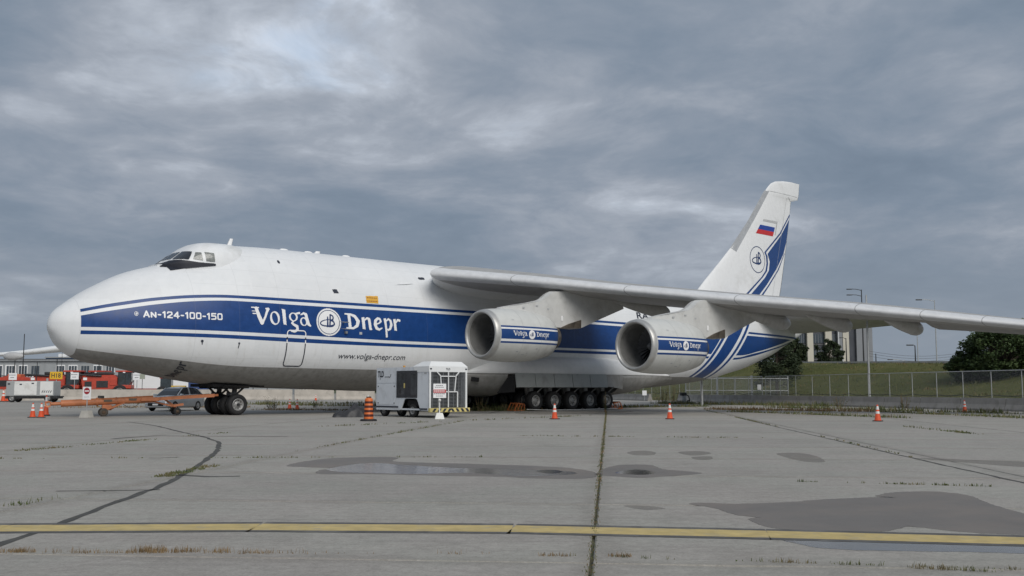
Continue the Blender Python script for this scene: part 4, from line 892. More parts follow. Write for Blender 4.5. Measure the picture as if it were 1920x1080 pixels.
for sg in (1, -1):
    mb = MB()
    allS = [22.5, 23, 23.6, 24.3, 25, 25.7, 26.4, 27.0, 28, 29.5, 31, 33, 35, 36, 37.0, 37.8, 38.6, 39.6, 40.6, 41.6, 42.6, 43.6, 44.6, 45.6, 46.5]
    mb.loft([spon(s, sg, 2.3) for s in allS], 0, True, (True, True))
    low = lambda s: [(p[0], p[1], min(p[2], 2.31)) for p in spon(s, sg)]
    mb.loft([low(s) for s in allS if s <= 26.4], 0, True, (True, True)); mb.loft([low(s) for s in allS if s >= 37.0], 0, True, (True, True))
    # wheel well roof and inner wall, coloured black for the shade inside
    mb.add([(26.5, -sg * 1.5, 2.27), (37.0, -sg * 1.5, 2.27), (37.0, -sg * 4.38, 2.27), (26.5, -sg * 4.38, 2.27), (26.5, -sg * 1.5, 1.0), (37, -sg * 1.5, 1.0)], [(0, 1, 2, 3), (0, 1, 5, 4)], 1)
    sp = mb.build('gear_fairing', [m_spon, black_void], plane)
    if sg > 0:
        m_gd = mat('gear_door_grey', (.30, .315, .305), .55, var=.06, dirt=(.2, .2, .19))
        for k in range(5):
            a = 26.75 + k * 1.72; b = a + 1.675; mb = MB()
            mb.loft([[(a, -4.48, 2.38), (b, -4.48, 2.38), (b - .05, -4.66, 1.50), (a - .05, -4.66, 1.50)], [(a, -4.43, 2.37), (b, -4.43, 2.37), (b - .05, -4.61, 1.49), (a - .05, -4.61, 1.49)]], caps=(True, True), smooth=False)
            mb.build('gear_door', m_gd, sp)
        mb = MB(); mb.loft([[(35.36, -4.46, 2.34), (37.1, -4.40, 2.34), (37.3, -4.2, 1.35), (36.5, -4.44, 1.45), (35.36, -4.56, 1.55)], [(35.36, -4.41, 2.34), (37.1, -4.35, 2.34), (37.3, -4.12, 1.35), (36.5, -4.39, 1.45), (35.36, -4.51, 1.55)]], smooth=False); mb.build('rear_skirt', m_bilge, sp)
        mb = MB(); mb.add([(25.6, -4.0, 1.12), (26.35, -4.28, 2.2), (26.7, -4.47, 2.3), (26.7, -4.5, 1.2)], [(0, 1, 2, 3)]); mb.build('door_gap_shade', black_void, sp)  # flat black sheet painting the shade of the opening ahead of the doors
        for a, z in ((24.5, 1.98), (24.5, 2.02)): pass
        MB().box((24.3, -3.44, 1.98), (.5, .06, .26), ry=.12, rz=-.5).build('outlet', black_void, sp)
def wheel(parent, loc, r, w, nm='wheel'):
    mb = MB(); Y = (0, 1, 0); h = w / 2
    mb.lathe([(-h * .55, r * .56), (-h * .9, r * .60), (-h, r * .72), (-h * .96, r * .88), (-h * .72, r * .97), (-h * .35, r), (h * .35, r), (h * .72, r * .97), (h * .96, r * .88), (h, r * .72), (h * .9, r * .60), (h * .55, r * .56)], (0, 0, 0), Y, 32, 0)
    for g in (-.3, 0, .3): mb.lathe([(h * g - .008, r * 1.002), (h * g + .008, r * 1.002)], (0, 0, 0), Y, 32, 2)
    for sg in (-1, 1):
        mb.lathe([(sg * h * .80, r * .585), (sg * h * .88, r * .55), (sg * h * .86, r * .49), (sg * h * .5, r * .46), (sg * h * .42, r * .30), (sg * h * .62, r * .26), (sg * h * .74, r * .17), (sg * h * .76, .005)], (0, 0, 0), Y, 28, 1)
        for k in range(9):
            a = 2 * math.pi * k / 9; c = (r * .38 * math.cos(a), sg * h * .45, r * .38 * math.sin(a)); mb.cyl(c, (c[0], sg * h * .5, c[2]), r * .05, n=6, mat=2)
    return mb.build(nm, [black_rubber, rim_grey, black_void], parent, loc)
wm = None
def put_wheel(parent, loc, r, w, key, cache={}):
    if key not in cache: cache[key] = wheel(parent, loc, r, w); return cache[key]
    o = cache[key].copy(); COL.objects.link(o); o.parent = parent; o.location = loc; return o
MAINC = 32.32
for sg in (1, -1):
    for k in range(5):
        s = MAINC + (k - 2) * 1.713; mb = MB()
        mb.cyl((0, -sg * 3.42, .64), (-.22, -sg * 3.35, 2.25), .15, .19, 12); mb.cyl((0, -sg * 3.95, .635), (0, -sg * 2.85, .635), .10, n=12); mb.cyl((-.5, -sg * 3.4, 2.2), (.0, -sg * 3.4, .85), .06, n=8); mb.cyl((.45, -sg * 3.55, 2.2), (.05, -sg * 3.6, 1.05), .05, n=8)
        mb.box((-.15, -sg * 3.75, 1.42), (.34, .26, .4), ch=.04); mb.bar((.1, -sg * 4.1, 1.15), (.28, -sg * 4.55, 1.55), .09, .05)
        g = mb.build('main_gear_leg', mat('gear_grey', (.33, .33, .32), .45, .3, var=.2, dirt=(.12, .11, .10), dscale=3), plane, (s, 0, 0))
        put_wheel(g, (0, -sg * 3.92, .635), .635, .5, 'main'); put_wheel(g, (0, -sg * 2.9, .635), .635, .5, 'main')
for sg in (1, -1):
    mb = MB(); yc = -sg * .86
    mb.cyl((0, yc, .56), (.1, yc, 1.9), .12, .15, 12); mb.cyl((0, yc - .62, .56), (0, yc + .62, .56), .08, n=10); mb.cyl((-.8, yc, 1.7), (0, yc, .95), .06, n=8); mb.cyl((.75, yc, 1.6), (.05, yc, 1.0), .06, n=8); mb.box((-.1, yc, 1.12), (.4, .5, .2), ch=.04); mb.box((.05, yc, 1.45), (.35, .6, .14), ch=.03)
    g = mb.build('nose_gear_leg', dark_metal, plane, (9.42, 0, 0)); put_wheel(g, (0, yc - .38, .56), .56, .42, 'nose'); put_wheel(g, (0, yc + .38, .56), .56, .42, 'nose')
    MB().box((9.3, -sg * 1.42, 1.50), (1.5, .03, .22), rx=sg * .9).build('nose_gear_door', dark_metal, plane)
MB().box((9.5, 0, 1.58), (3.0, 2.6, .16)).build('nose_gear_bay', black_void, plane)
# ------------------------------------------------------------------ apron equipment
def at(x, y, D):
    u = (x - 960) / FPX; v = (540 - y) / FPX; c, s = math.cos(PITCH), math.sin(PITCH)
    k = D / (c - v * s); return Vector((u * k, D, CAM_H + (s + v * c) * k))
orange_p = mat('safety_orange', (.60, .075, .020), .5, var=.14, scale=5, dirt=(.33, .07, .03), dscale=3)
cone_white = mat('reflective_white', (.68, .68, .66), .45, var=.08, dirt=(.45, .43, .40), dscale=4)
def make_cone(h=.71):
    root = empty('traffic_cone'); k = h / .71
    MB().box((0, 0, .02), (.36 * k, .36 * k, .04), ch=.012).build('base', black_rubber, root)
    mb = MB(); prof = [(.038, .15), (.06, .135), (.30, .096)]
    def ring(a, b): return [(a * k, (.137 - .105 * (a - .04) / .67) * k), (b * k, (.137 - .105 * (b - .04) / .67) * k)]
    mb.lathe([(.038 * k, .165 * k), (.05 * k, .16 * k), (.062 * k, .138 * k)] + ring(.065, .71) + [(.71 * k, .02)], (0, 0, 0), (0, 0, 1), 20); body = mb.build('body', orange_p, root)
    for a, b in ((.33, .43), (.50, .65)): MB().lathe([(z, r + .0025) for z, r in ring(a, b)], (0, 0, 0), (0, 0, 1), 20).build('band', cone_white, root)
    return root
cone0 = make_cone(); CN = 'traffic cones around the aircraft'; used = [False]
def cone(px, label, D=None, sc=1.0, tilt=0):
    o = cone0 if not used[0] else copy_tree(cone0); used[0] = True
    x, y = gnd(*px); o.location = (x, y, 0); o.rotation_euler = (0, 0, random.uniform(0, 1.5)); o.scale = (sc, sc, sc); tag(o, label, 'traffic cone', CN); return o
cone((1040, 786), 'orange cone with two white bands standing before the main wheels')
cone((1256, 786), 'orange cone with two white bands standing between the outer engine and the pipe gates')
cone((1646, 790), 'orange cone with two white bands on open apron before the long fence')
cone((1809, 773), 'small distant orange cone close to the low concrete wall')
cone((61, 783), 'bright orange cone by the tow bar eye, farther from the no-entry sign')
cone((77, 783), 'bright orange cone right beside the tow bar eye')
cone((86, 779.5), 'faded cone standing behind the pair at the tow bar eye', sc=1.0).scale = (1.05, 1.05, 1.5)
cone((543, 767), 'faded orange cone under the belly behind the nose wheels, beside a dark weed'); cone((557, 768.5), 'orange cone under the belly nearer to the black tarpaulin')
cone((592, 751), 'tiny far cone seen under the belly against the pale barriers'); cone((1274, 751), 'far orange cone beside the grey pump in the weeds')
cone((6, 753), 'dark red cone left of the white generator cart', sc=1.9); cone((15, 753), 'dark red cone close to the white generator cart wheels', sc=1.9)

# construction barrel
x, y = gnd(691, 789.5); root = empty('traffic_barrel', (x, y, 0), 0, 'orange and black banded traffic barrel beside the white air unit', 'traffic barrel')
MB().lathe([(0, .46), (.07, .46), (.09, .42), (.10, .25)], (0, 0, 0), (0, 0, 1), 28, caps=(True, False)).build('base', black_rubber, root)
b_or = mat('barrel_orange', (.62, .14, .025), .5, var=.1, dirt=(.35, .1, .04)); b_bk = mat('barrel_band', (.075, .014, .010), .45, var=.2)
prof = [(.09, .265), (.30, .262), (.32, .25), (.52, .248), (.54, .238), (.74, .236), (.76, .226), (.95, .222), (1.02, .20), (1.06, .10), (1.06, .01)]
MB().lathe(prof, (0, 0, 0), (0, 0, 1), 28).build('barrel', b_or, root)
for a, b, r in ((.20, .31, .266), (.40, .51, .253), (.60, .71, .241), (.80, .90, .229)): MB().lathe([(a, r), (b, r - .001)], (0, 0, 0), (0, 0, 1), 28).build('band', b_bk, root)
root.scale = (.78, .78, .95); MB().box((0, 0, 1.08), (.28, .06, .07), ch=.02).build('handle', black_rubber, root); MB().cyl((-.05, 0, 1.1), (-.05, 0, 1.19), .035, n=10).build('lamp', cone_white, root)

# black tarpaulin heap
x, y = gnd(658, 782); mb = MB(); r = random.Random(5); nx, ny = 26, 18; g = []
for i in range(nx):
    row = []
    for j in range(ny):
        u, v = i / (nx - 1) * 2 - 1, j / (ny - 1) * 2 - 1; e = max(0, 1 - u * u) * max(0, 1 - v * v)
        h = e ** .5 * (.24 + .2 * math.sin(3.1 * u + 1.2) ** 2 + .26 * math.exp(-((u - .45) ** 2 * 6)) + .05 * math.sin(9 * u + 5 * v) + .04 * math.sin(14 * v - 4 * u)) if e > 0 else 0
        row.append((u * .85 + .06 * math.sin(6 * v), v * .55 + .05 * math.sin(7 * u), max(.004, h + r.uniform(-.012, .012) * (e > 0))))
    g.append(row)
mb.loft(g, 0, False, (False, False)); o = mb.build('tarpaulin', mat('black_tarpaulin', (.028, .028, .03), .55, var=.4, scale=5), None, (x, y, .004), .1, fix=False)
tag(o, 'crumpled black tarpaulin heaped on the ground behind the traffic barrel', 'tarpaulin')

# white air conditioning unit on wheels
unit = empty('ground_air_unit', (-3.98, 49.05, 0), math.atan2(.76, -.65), 'white wheeled ground air unit with a barred grille and hazard-striped bumper', 'ground unit')
m_uw = mat('unit_white', (.67, .70, .735), .42, var=.03, dirt=(.50, .52, .54), dscale=1.2); m_ug = mat('unit_grey', (.45, .49, .52), .5, var=.05); m_dd = mat('unit_dark_panel', (.035, .038, .045), .3, var=.3, scale=4)
UL, UW, UT = 4.6, 2.3, 2.46
mb = MB()
# side walls with the wheel arch cut out of the profile
arch = [(0, .34), (.62, .34), (.72, .40), (.98, .86), (1.12, .92), (1.95, .92), (2.1, .86), (2.4, .36), (2.5, .34), (UL, .34), (UL, UT), (.0, UT)]
mb.prism(arch, lambda a, b, t: (a, t, b), 0, -.06); mb.prism(arch, lambda a, b, t: (a, t, b), -UW + .06, -UW)
mb.box((UL / 2, -UW / 2, UT - .03), (UL - .01, UW - .12, .05)); mb.box((UL - .03, -UW / 2, 1.4), (.055, UW - .12, 2.1)); mb.box((UL / 2, -UW / 2, .39), (UL - .02, UW - .14, .08)); mb.box((.75, -UW / 2, 1.4), (.05, UW - .14, 2.0))
body = mb.build('body', m_uw, unit)
mb = MB(); zt = 2.72      # hipped roof cap over the fan end
mb.loft([[(-.02, .02, UT - .25), (1.15, .02, UT - .25), (1.15, -UW - .02, UT - .25), (-.02, -UW - .02, UT - .25)], [(-.02, .02, UT + .02), (1.35, .02, UT + .02), (1.35, -UW - .02, UT + .02), (-.02, -UW - .02, UT + .02)], [(.16, -.22, zt), (.85, -.22, zt), (.85, -UW + .22, zt), (.16, -UW + .22, zt)]], smooth=False)
mb.build('roof_cap', mat('unit_bright_white', (.72, .73, .73), .4, var=.03), unit)
front = MB(); Z0, Z1 = .42, UT - .25
for y in (-.05, -UW + .05): front.box((.03, y, (Z0 + Z1) / 2), (.1, .1, Z1 - Z0))
front.box((.03, -UW / 2, Z0), (.1, UW, .07)); front.build('grille_frame', MATS['unit_bright_white'], unit)
MB().box((.42, -UW / 2, (Z0 + Z1) / 2), (.04, UW - .14, Z1 - Z0)).build('radiator', mat('radiator_dark', (.04, .043, .046), .6, .3, var=.3, scale=12), unit)
m_bar = mat('grille_bar', (.20, .21, .22), .45, .3); nb = 26
bar0 = None
for k in range(nb):
    z = Z0 + .08 + (Z1 - Z0 - .12) * k / (nb - 1)
    if bar0 is None: bar0 = MB().box((0, 0, 0), (.03, UW - .18, .022)).build('grille_bar', m_bar, unit, (.02, -UW / 2, z))
    else: o = bar0.copy(); COL.objects.link(o); o.parent = unit; o.location = (.02, -UW / 2, z)
vb_ = None
for k in range(7):
    y = -.2 - (UW - .4) * k / 6
    if vb_ is None: vb_ = MB().box((0, 0, 0), (.02, .022, Z1 - Z0 - .05)).build('grille_bar', m_bar, unit, (-.005, y, (Z0 + Z1) / 2))
    else: o = vb_.copy(); COL.objects.link(o); o.parent = unit; o.location = (-.005, y, (Z0 + Z1) / 2)
mb = MB(); F = -.07       # white tow frame folded up against the grille
for a, b in (((-.42, 2.2), (-.66, 1.98)), ((-1.75, 2.2), (-1.52, 1.98)), ((-.6, 2.0), (-1.58, 2.0)), ((-.62, 2.0), (-.70, 1.25)), ((-1.56, 2.0), (-1.48, 1.25)), ((-.55, 1.25), (-1.66, 1.25)), ((-.55, 1.25), (-.55, .5)), ((-1.66, 1.25), (-1.66, .5)), ((-1.1, 2.2), (-1.1, .5))): mb.bar((F, a[0], a[1]), (F, b[0], b[1]), .045, .045)
mb.build('tow_frame', MATS['unit_bright_white'], unit)
bump = MB().box((-.10, -UW / 2, .37), (.16, UW + .12, .20), ch=.02).build('bumper', mat('hazard_yellow', (.62, .52, .20), .55, var=.1, dirt=(.4, .36, .22)), unit)
for k in range(8):
    y = .0 - k * (UW) / 7.6 - .06; mb = MB(); mb.add([(-.184, y, .29), (-.184, y - .15, .29), (-.184, y - .15 - (.12 if k < 4 else -.12), .45), (-.184, y - (.12 if k < 4 else -.12), .45)], [(0, 1, 2, 3)]); mb.build('hazard_stripe', dark_mark, bump, fix=False)
sy = .012
MB().box((1.86, sy, 1.62), (1.78, .03, 1.33), ch=.01).build('dark_door', m_dd, unit)
for a, w_, c_ in ((1.25, .5, .07), (2.3, .55, .055)): MB().box((a, sy + .018, 1.62), (w_, .01, 1.05)).build('door_pane', mat('smoked_pane', (.05, .055, .06), .15, var=.4, scale=3), unit)
MB().box((2.05, sy + .02, 1.55), (.10, .012, .24)).build('sticker', mat('sticker_yellow', (.55, .45, .16), .5), unit); MB().box((2.42, sy + .02, 1.28), (.14, .012, .22)).build('handle', dark_metal, unit)
MB().box((3.68, sy - .004, 1.10), (1.62, .012, 1.0), ch=.004).build('side_panel', m_uw, unit)
mb = MB()
for a, b in ((2.95, 1.52), (4.4, 1.52), (2.95, .68), (4.4, .68)): mb.cyl((a, 0, b), (a, .03, b), .035, n=8)
mb.build('latch', dark_metal, unit)
MB().box((3.6, sy, .50), (1.98, .02, .07)).build('trim_strip', dark_mark, unit); MB().box((.45, sy, .42), (.62, .02, .07)).build('trim_strip', dark_mark, unit)
MB().box((3.68, .006, 1.68), (1.7, .004, .018)).build('panel_seam', m_ug, unit); MB().box((2.83, .006, 1.45), (.018, .004, 1.95)).build('panel_seam', m_ug, unit)
sd = lambda u, v: (4.6 - u, .012, v)
text_obj('maker_lettering', 'TLD', sd, (.12, .68, 1.98, 2.30), dark_mark, unit, bold=.035); raster('maker_mark', [('p', [(.78, 1.99, .016), (1.12, 2.0, .016)]), ('p', [(1.16, 1.96, .02), (1.26, 2.0, .02), (1.32, 2.12, .02)]), ('d', .35, 1.9, .03, .03)], (.2, 1.5, 1.85, 2.2), .01, .01, sd, dark_mark, unit)
text_obj('maker_lettering', 'TLD', lambda u, v: (-.03, -u, v), (.98, 1.24, 2.30, 2.40), dark_mark, unit, bold=.02)
for yy in (-.08, -UW + .08): MB().box((-.03, yy, 2.36), (.03, .1, .06)).build('marker_lamp', dark_mark, unit)
raster('unit_plate', [('q', [(4.2, 2.1), (4.4, 2.1), (4.4, 2.18), (4.2, 2.18)])], (4.15, 4.45, 2.05, 2.22), .01, .01, sd, grey_line, unit); MB().cyl((2.7, -.4, UT), (2.7, -.4, UT + .1), .06, n=10).build('beacon', mat('beacon_amber', (.5, .25, .05), .3), unit)
for a in (1.52, 3.95):
    mb = MB(); mb.cyl((a, -.1, .34), (a, -UW + .1, .34), .05, n=8); mb.build('axle', dark_metal, unit)
for a, y_ in ((1.52, -.2), (1.52, -UW + .2), (4.15, -.25), (4.15, -UW + .25), (3.45, -.8)):
    o = wheel(unit, (a, y_, .33), .33, .24); 
MB().box((1.5, -UW / 2, .7), (1.0, UW - .3, .3)).build('wheel_box', black_void, unit)
MB().box((UL + .2, -1.9, 1.2), (.35, .3, .5), ch=.1).build('duct_port', mat('duct_cream', (.45, .44, .25), .6), unit)

# warning sign on a white base before the unit
x, y = gnd(824, 785.5); root = empty('warning_sign', (x, y, 0), R(8), 'white warning sign with a red band on a white block before the air unit', 'sign')
mb = MB(); mb.loft([[(-.22, -.22, 0), (.22, -.22, 0), (.22, .22, 0), (-.22, .22, 0)], [(-.14, -.14, .28), (.14, -.14, .28), (.14, .14, .28), (-.14, .14, .28)]], smooth=False); mb.build('base', cone_white, root)
MB().cyl((0, 0, .27), (0, 0, 1.0), .03, n=8).build('post', cone_white, root); MB().sphere((0, -.05, .86), .07, 10).build('lamp', cone_white, root)
bd = MB().box((0, -.05, 1.30), (.60, .02, .66), ch=.006).build('board', white_mark, root); MB().box((0, -.063, 1.28), (.58, .006, .16)).build('red_band', mat('sign_red', (.45, .04, .045), .5), root)
raster('board_text', [('p', [(a, z, .013), (a + .05, z, .013)]) for z, n in ((1.55, 4), (1.47, 5), (1.16, 6), (1.06, 4)) for i in range(n) for a in [(-n / 2 + i) * .085]], (-.3, .3, 1.0, 1.6), .008, .008, lambda u, v: (u, -.0645, v), dark_mark, root)
raster('board_text', [('p', [(a, z, .012), (a + .05, z, .012)]) for z in (1.31, 1.25) for i in range(6) for a in [(-3 + i) * .085]], (-.3, .3, 1.2, 1.4), .008, .008, lambda u, v: (u, -.0668, v), white_mark, root)

# wheel chocks
def chock(loc, rz, label):
    root = empty('wheel_chock', loc, rz, label, 'wheel chock', 'orange wheel chocks'); co = mat('chock_orange', (.42, .12, .03), .6, dirt=(.2, .07, .03)); mb = MB()
    for y in (-.32, .32):
        mb.bar((0, y, .04), (.85, y, .04), .05, .06); mb.bar((0, y, .05), (.28, y, .50), .05, .05); mb.bar((.28, y, .50), (.85, y, .42), .05, .05); mb.bar((.85, y, .05), (.85, y, .42), .05, .05); mb.bar((.28, y, .05), (.5, y, .45), .04, .04); mb.bar((.55, y, .05), (.7, y, .45), .04, .04)
    for a, z in ((0, .05), (.28, .50), (.85, .42), (.85, .05), (.56, .46)): mb.bar((a, -.32, z), (a, .32, z), .05, .05)
    mb.build('frame', co, root); MB().box((.42, 0, .02), (.8, .56, .03)).build('plate', co, root)
def ac2w(s, yp, z=0): c, q = math.cos(AC_RZ), math.sin(AC_RZ); return (AC_LOC[0] + s * c + yp * q, AC_LOC[1] + s * q - yp * c, z)
chock(ac2w(27.1, 3.7), AC_RZ, 'orange tubular chock against the foremost main wheel'); chock(ac2w(37.45, 3.7), AC_RZ + math.pi, 'orange tubular chock against the rearmost main wheel')
mb = MB(); mb.tube([ac2w(27.9, 4.3, .10), ac2w(30, 4.45, .035), ac2w(33, 4.45, .03), ac2w(36.6, 4.3, .06)], .025, 6); o = mb.build('chock_rope', cone_white); tag(o, 'pale rope strung between the two chocks along the main wheels', 'rope')

# orange tow bar
tb = empty('tow_bar', (0, 0, 0), 0, 'long orange steel tow bar hitched to the nose wheels', 'tow bar')
m_tow = mat('tow_orange', (.56, .20, .085), .55, var=.14, scale=3, dirt=(.26, .10, .05), dscale=2.2); A = Vector((-23.35, 51.1, .62)); B = Vector(ac2w(8.7, .2, 1.02)); d = (B - A); n_ = d.normalized(); sdv = Vector((-n_.y, n_.x, 0)).normalized()
tp = lambda f, o=0, z=0: A + d * f + sdv * o + Vector((0, 0, z))
mb = MB(); mb.cyl(tp(.035), tp(.10), .085, n=14); mb.cyl(tp(.09), tp(.105), .17, n=16); mb.cyl(tp(.10), tp(.29), .17, .18, 18); mb.cyl(tp(.288), tp(.30), .215, n=18); mb.cyl(tp(.30), tp(.62), .175, .185, 18); mb.cyl(tp(.40), tp(.407), .2, n=18); mb.cyl(tp(.52), tp(.527), .2, n=18)
mb.build('tube', m_tow, tb)
MB().lathe([(-.03, .16), (.03, .16), (.03, .08), (-.03, .08), (-.03, .16)], tp(.02), sdv, 18).build('tow_eye', m_tow, tb)
mb = MB()
for sg in (-1, 1): mb.bar(tp(.56, sg * .08, -.02), tp(.98, sg * .85, .04), .13, .17); mb.cyl(tp(.98, sg * .85, .04), tp(1.0, sg * .95, .05), .06, n=8)
mb.bar(tp(.70, -.36, 0), tp(.70, .36, 0), .12, .14); mb.box(tp(.60, 0, 0), (.9, .55, .2), math.atan2(d.y, d.x), ch=.03); mb.build('yoke', m_tow, tb)
mb = MB()
for f, h0 in ((.335, 0), (.43, 0)): mb.bar(tp(f, 0, -.14), tp(.37, .0, -.42), .14, .10)
mb.bar(tp(.33, -.4, -.48), tp(.33, .4, -.48), .1, .12); mb.bar(tp(.45, -.15, -.12), tp(.33, -.36, -.46), .07, .07); mb.bar(tp(.45, .15, -.12), tp(.33, .36, -.46), .07, .07); mb.box(tp(.35, 0, -.32), (.45, .35, .28), math.atan2(d.y, d.x), ch=.03); mb.build('carriage', m_tow, tb)
MB().box(tp(.315, 0, .24), (.3, .2, .12), math.atan2(d.y, d.x), ch=.02).build('pump', dark_metal, tb)
for f in (.355, .50): MB().box(tp(f, -.185, .03), (.4, .02, .11), math.atan2(d.y, d.x)).build('plate', mat('tow_plate', (.13, .10, .07), .6), tb)
m_rust = mat('rusty_wheel', (.10, .065, .04), .7, var=.4, scale=8)
def small_wheel(c, r, w, m=black_rubber):
    mb = MB(); ax = sdv; mb.lathe([(-w / 2, r * .45), (-w / 2, r * .9), (-w * .3, r), (w * .3, r), (w / 2, r * .9), (w / 2, r * .45)], c, ax, 20); mb.lathe([(-w * .4, .01), (-w * .42, r * .5), (w * .42, r * .5), (w * .4, .01)], c, ax, 14, 1); return mb.build('wheel', [m, m_rust], tb)
for sg in (-1, 1):
    p = tp(.33, sg * .52); small_wheel((p.x, p.y, .21), .21, .16, mat('dusty_rubber', (.07, .06, .05), .85, var=.3)); p = tp(.76, sg * .55); small_wheel((p.x, p.y, .23), .19, .14)
mb = MB(); mb.bar(tp(.69, 0, -.05), tp(.76, 0, -.5), .1, .1); p0, p1 = tp(.76, -.55), tp(.76, .55); mb.bar((p0.x, p0.y, .25), (p1.x, p1.y, .25), .08, .08); mb.bar(tp(.62, 0, -.12), tp(.76, 0, -.48), .08, .08); mb.bar(tp(.74, -.3, -.4), tp(.80, -.3, -.35), .1, .12); mb.build('front_carriage', m_tow, tb)
mb = MB(); mb.tube([tp(.44 + .10 * k / 10, -.2, -.16 - .24 * math.sin(math.pi * k / 10)) for k in range(11)], .014, 5); mb.build('hose', dark_metal, tb)

# no-entry sign on a concrete foot
x, y = gnd(162, 783); root = empty('no_entry_sign', (x, y, 0), R(-14), 'no-entry sign on a pole in a concrete foot before the tow bar', 'sign')
mb = MB(); mb.loft([[(-.26, -.22, 0), (.26, -.22, 0), (.26, .22, 0), (-.26, .22, 0)], [(-.18, -.16, .34), (.18, -.16, .34), (.18, .16, .34), (-.18, .16, .34)]], smooth=False); mb.build('foot', mat('foot_concrete', (.40, .385, .35), .85, var=.12), root)
MB().cyl((0, 0, .3), (0, 0, 1.45), .025, n=8).build('post', galv, root); bd = MB().box((0, -.04, 1.18), (.46, .012, .62), ch=.004).build('board', white_mark, root)
raster('no_entry_disc', [('d', 0, 1.29, .165, .165)], (-.2, .2, 1.1, 1.5), .008, .008, lambda u, v: (u, -.048, v), mat('sign_dark_red', (.30, .022, .03), .5), root, lambda X, Y: ~((abs(Y - 1.29) < .028) & (abs(X) < .125)))
raster('board_text', [('p', [(a, z, .010), (a + .04, z, .010)]) for z in (1.03, .97) for i in range(4) for a in [(-2 + i) * .075]], (-.2, .2, .9, 1.1), .008, .008, lambda u, v: (u, -.048, v), MATS['grey_line'], root)

# silver car facing the apron
def car(loc, rz, col, label, name='parked_car'):
    root = empty(name, loc, rz, label, 'car'); L, Wd = 4.2, 1.76
    st = [(0, .30, .55, .72), (.06, .22, .66, .80), (.25, .2, .80, .85), (1.05, .2, .95, .87), (1.3, .2, 1.0, .875), (2.1, .2, 1.02, .88), (3.3, .2, 1.05, .88), (3.95, .22, 1.05, .85), (4.15, .28, .9, .80), (4.2, .35, .75, .74)]
    mb = MB(); mb.loft([[(x_, -w, z0 + .12), (x_, -w * .94, z0), (x_, w * .94, z0), (x_, w, z0 + .12), (x_, w, z1 - .16), (x_, w * .93, z1), (x_, 0, z1 + .025), (x_, -w * .93, z1), (x_, -w, z1 - .16)] for x_, z0, z1, w in st]); mb.build('body', col, root)
    gs = [(1.12, .97, .01), (1.45, 1.0, .25), (1.95, 1.0, .46), (2.4, 1.0, .50), (3.1, 1.0, .47), (3.75, 1.02, .30), (4.0, 1.03, .01)]
    mb = MB(); mb.loft([[(x_, -.76, z0), (x_, .76, z0), (x_, .60, z0 + h), (x_, -.60, z0 + h)] for x_, z0, h in gs], smooth=False); mb.build('window', glass_dark, root)
    mb = MB(); mb.loft([[(x_, -.63, z), (x_, 0, z + .05), (x_, .63, z), (x_, 0, z - .03)] for x_, z in ((1.85, 1.425), (2.4, 1.50), (3.1, 1.475), (3.6, 1.38))]); mb.build('roof', col, root)
    mb = MB()
    for sg in (-1, 1):
        mb.bar((1.15, sg * .76, .97), (1.9, sg * .61, 1.45), .05, .05); mb.bar((2.5, sg * .80, 1.0), (2.5, sg * .62, 1.48), .06, .05); mb.bar((3.95, sg * .74, 1.03), (3.5, sg * .60, 1.42), .1, .06)
    mb.build('pillar', col, root)
    for x_ in (.8, 3.3):
        for sg in (-1, 1): wheel(root, (x_, sg * .80, .32), .32, .2)
    for sg in (-1, 1):
        MB().box((.18, sg * .62, .64), (.28, .34, .14), ch=.05, rz=sg * -.35).build('headlight', mat('headlight', (.6, .62, .63), .1), root); MB().box((1.3, sg * .98, 1.02), (.14, .2, .13), ch=.04).build('mirror', col, root)
    MB().box((.0, 0, .42), (.06, 1.1, .2), ch=.02).build('grille', black_void, root); MB().box((-.01, 0, .3), (.08, 1.5, .05)).build('bumper_strip', galv, root); MB().box((-.03, 0, .42), (.02, .4, .1)).build('number_plate', white_mark, root)
    return root
silver = mat('silver_paint', (.46, .48, .50), .3, .5, var=.05, coat=.4)
car((-22.3, 64.0, 0), R(74), silver, 'silver hatchback parked behind the tow bar')
# ------------------------------------------------------------------ left background: barriers, machines, terminal
m_bar_c = mat('barrier_concrete', (.42, .385, .34), .85, var=.12, scale=.8, dirt=(.27, .25, .22), dscale=1.2, world=True)
def barrier_mesh(L, h=1.35):
    pr = [(-.32, 0), (.32, 0), (.32, .12), (.17, .42), (.11, h), (-.11, h), (-.17, .42), (-.32, .12)]
    mb = MB(); mb.prism(pr, lambda a, b, t: (t, a, b), -L / 2 + .03, L / 2 - .03); return mb
bar_row = [(-88, 122.5), (-62, 124.5), (-34, 133), (-8, 141)]
bl = None; idx = 0
for (xa, ya), (xb, yb) in zip(bar_row[:-1], bar_row[1:]):
    a, b = Vector((xa, ya)), Vector((xb, yb)); n = round((b - a).length / 5.0); rz = math.atan2(yb - ya, xb - xa)
    for k in range(n):
        p = a.lerp(b, (k + .5) / n); L = (b - a).length / n
        if bl is None: bl = barrier_mesh(L).build('concrete_barrier', m_bar_c); o = bl
        else: o = bl.copy(); COL.objects.link(o)
        o.location = (p.x, p.y, 0); o.rotation_euler = (0, 0, rz); tag(o, 'pale concrete barrier block in the row before the red farm machines', 'barrier', 'concrete barriers in a row')
m_kerb = mat('kerb_concrete', (.30, .285, .26), .9, var=.2, scale=.6, world=True)
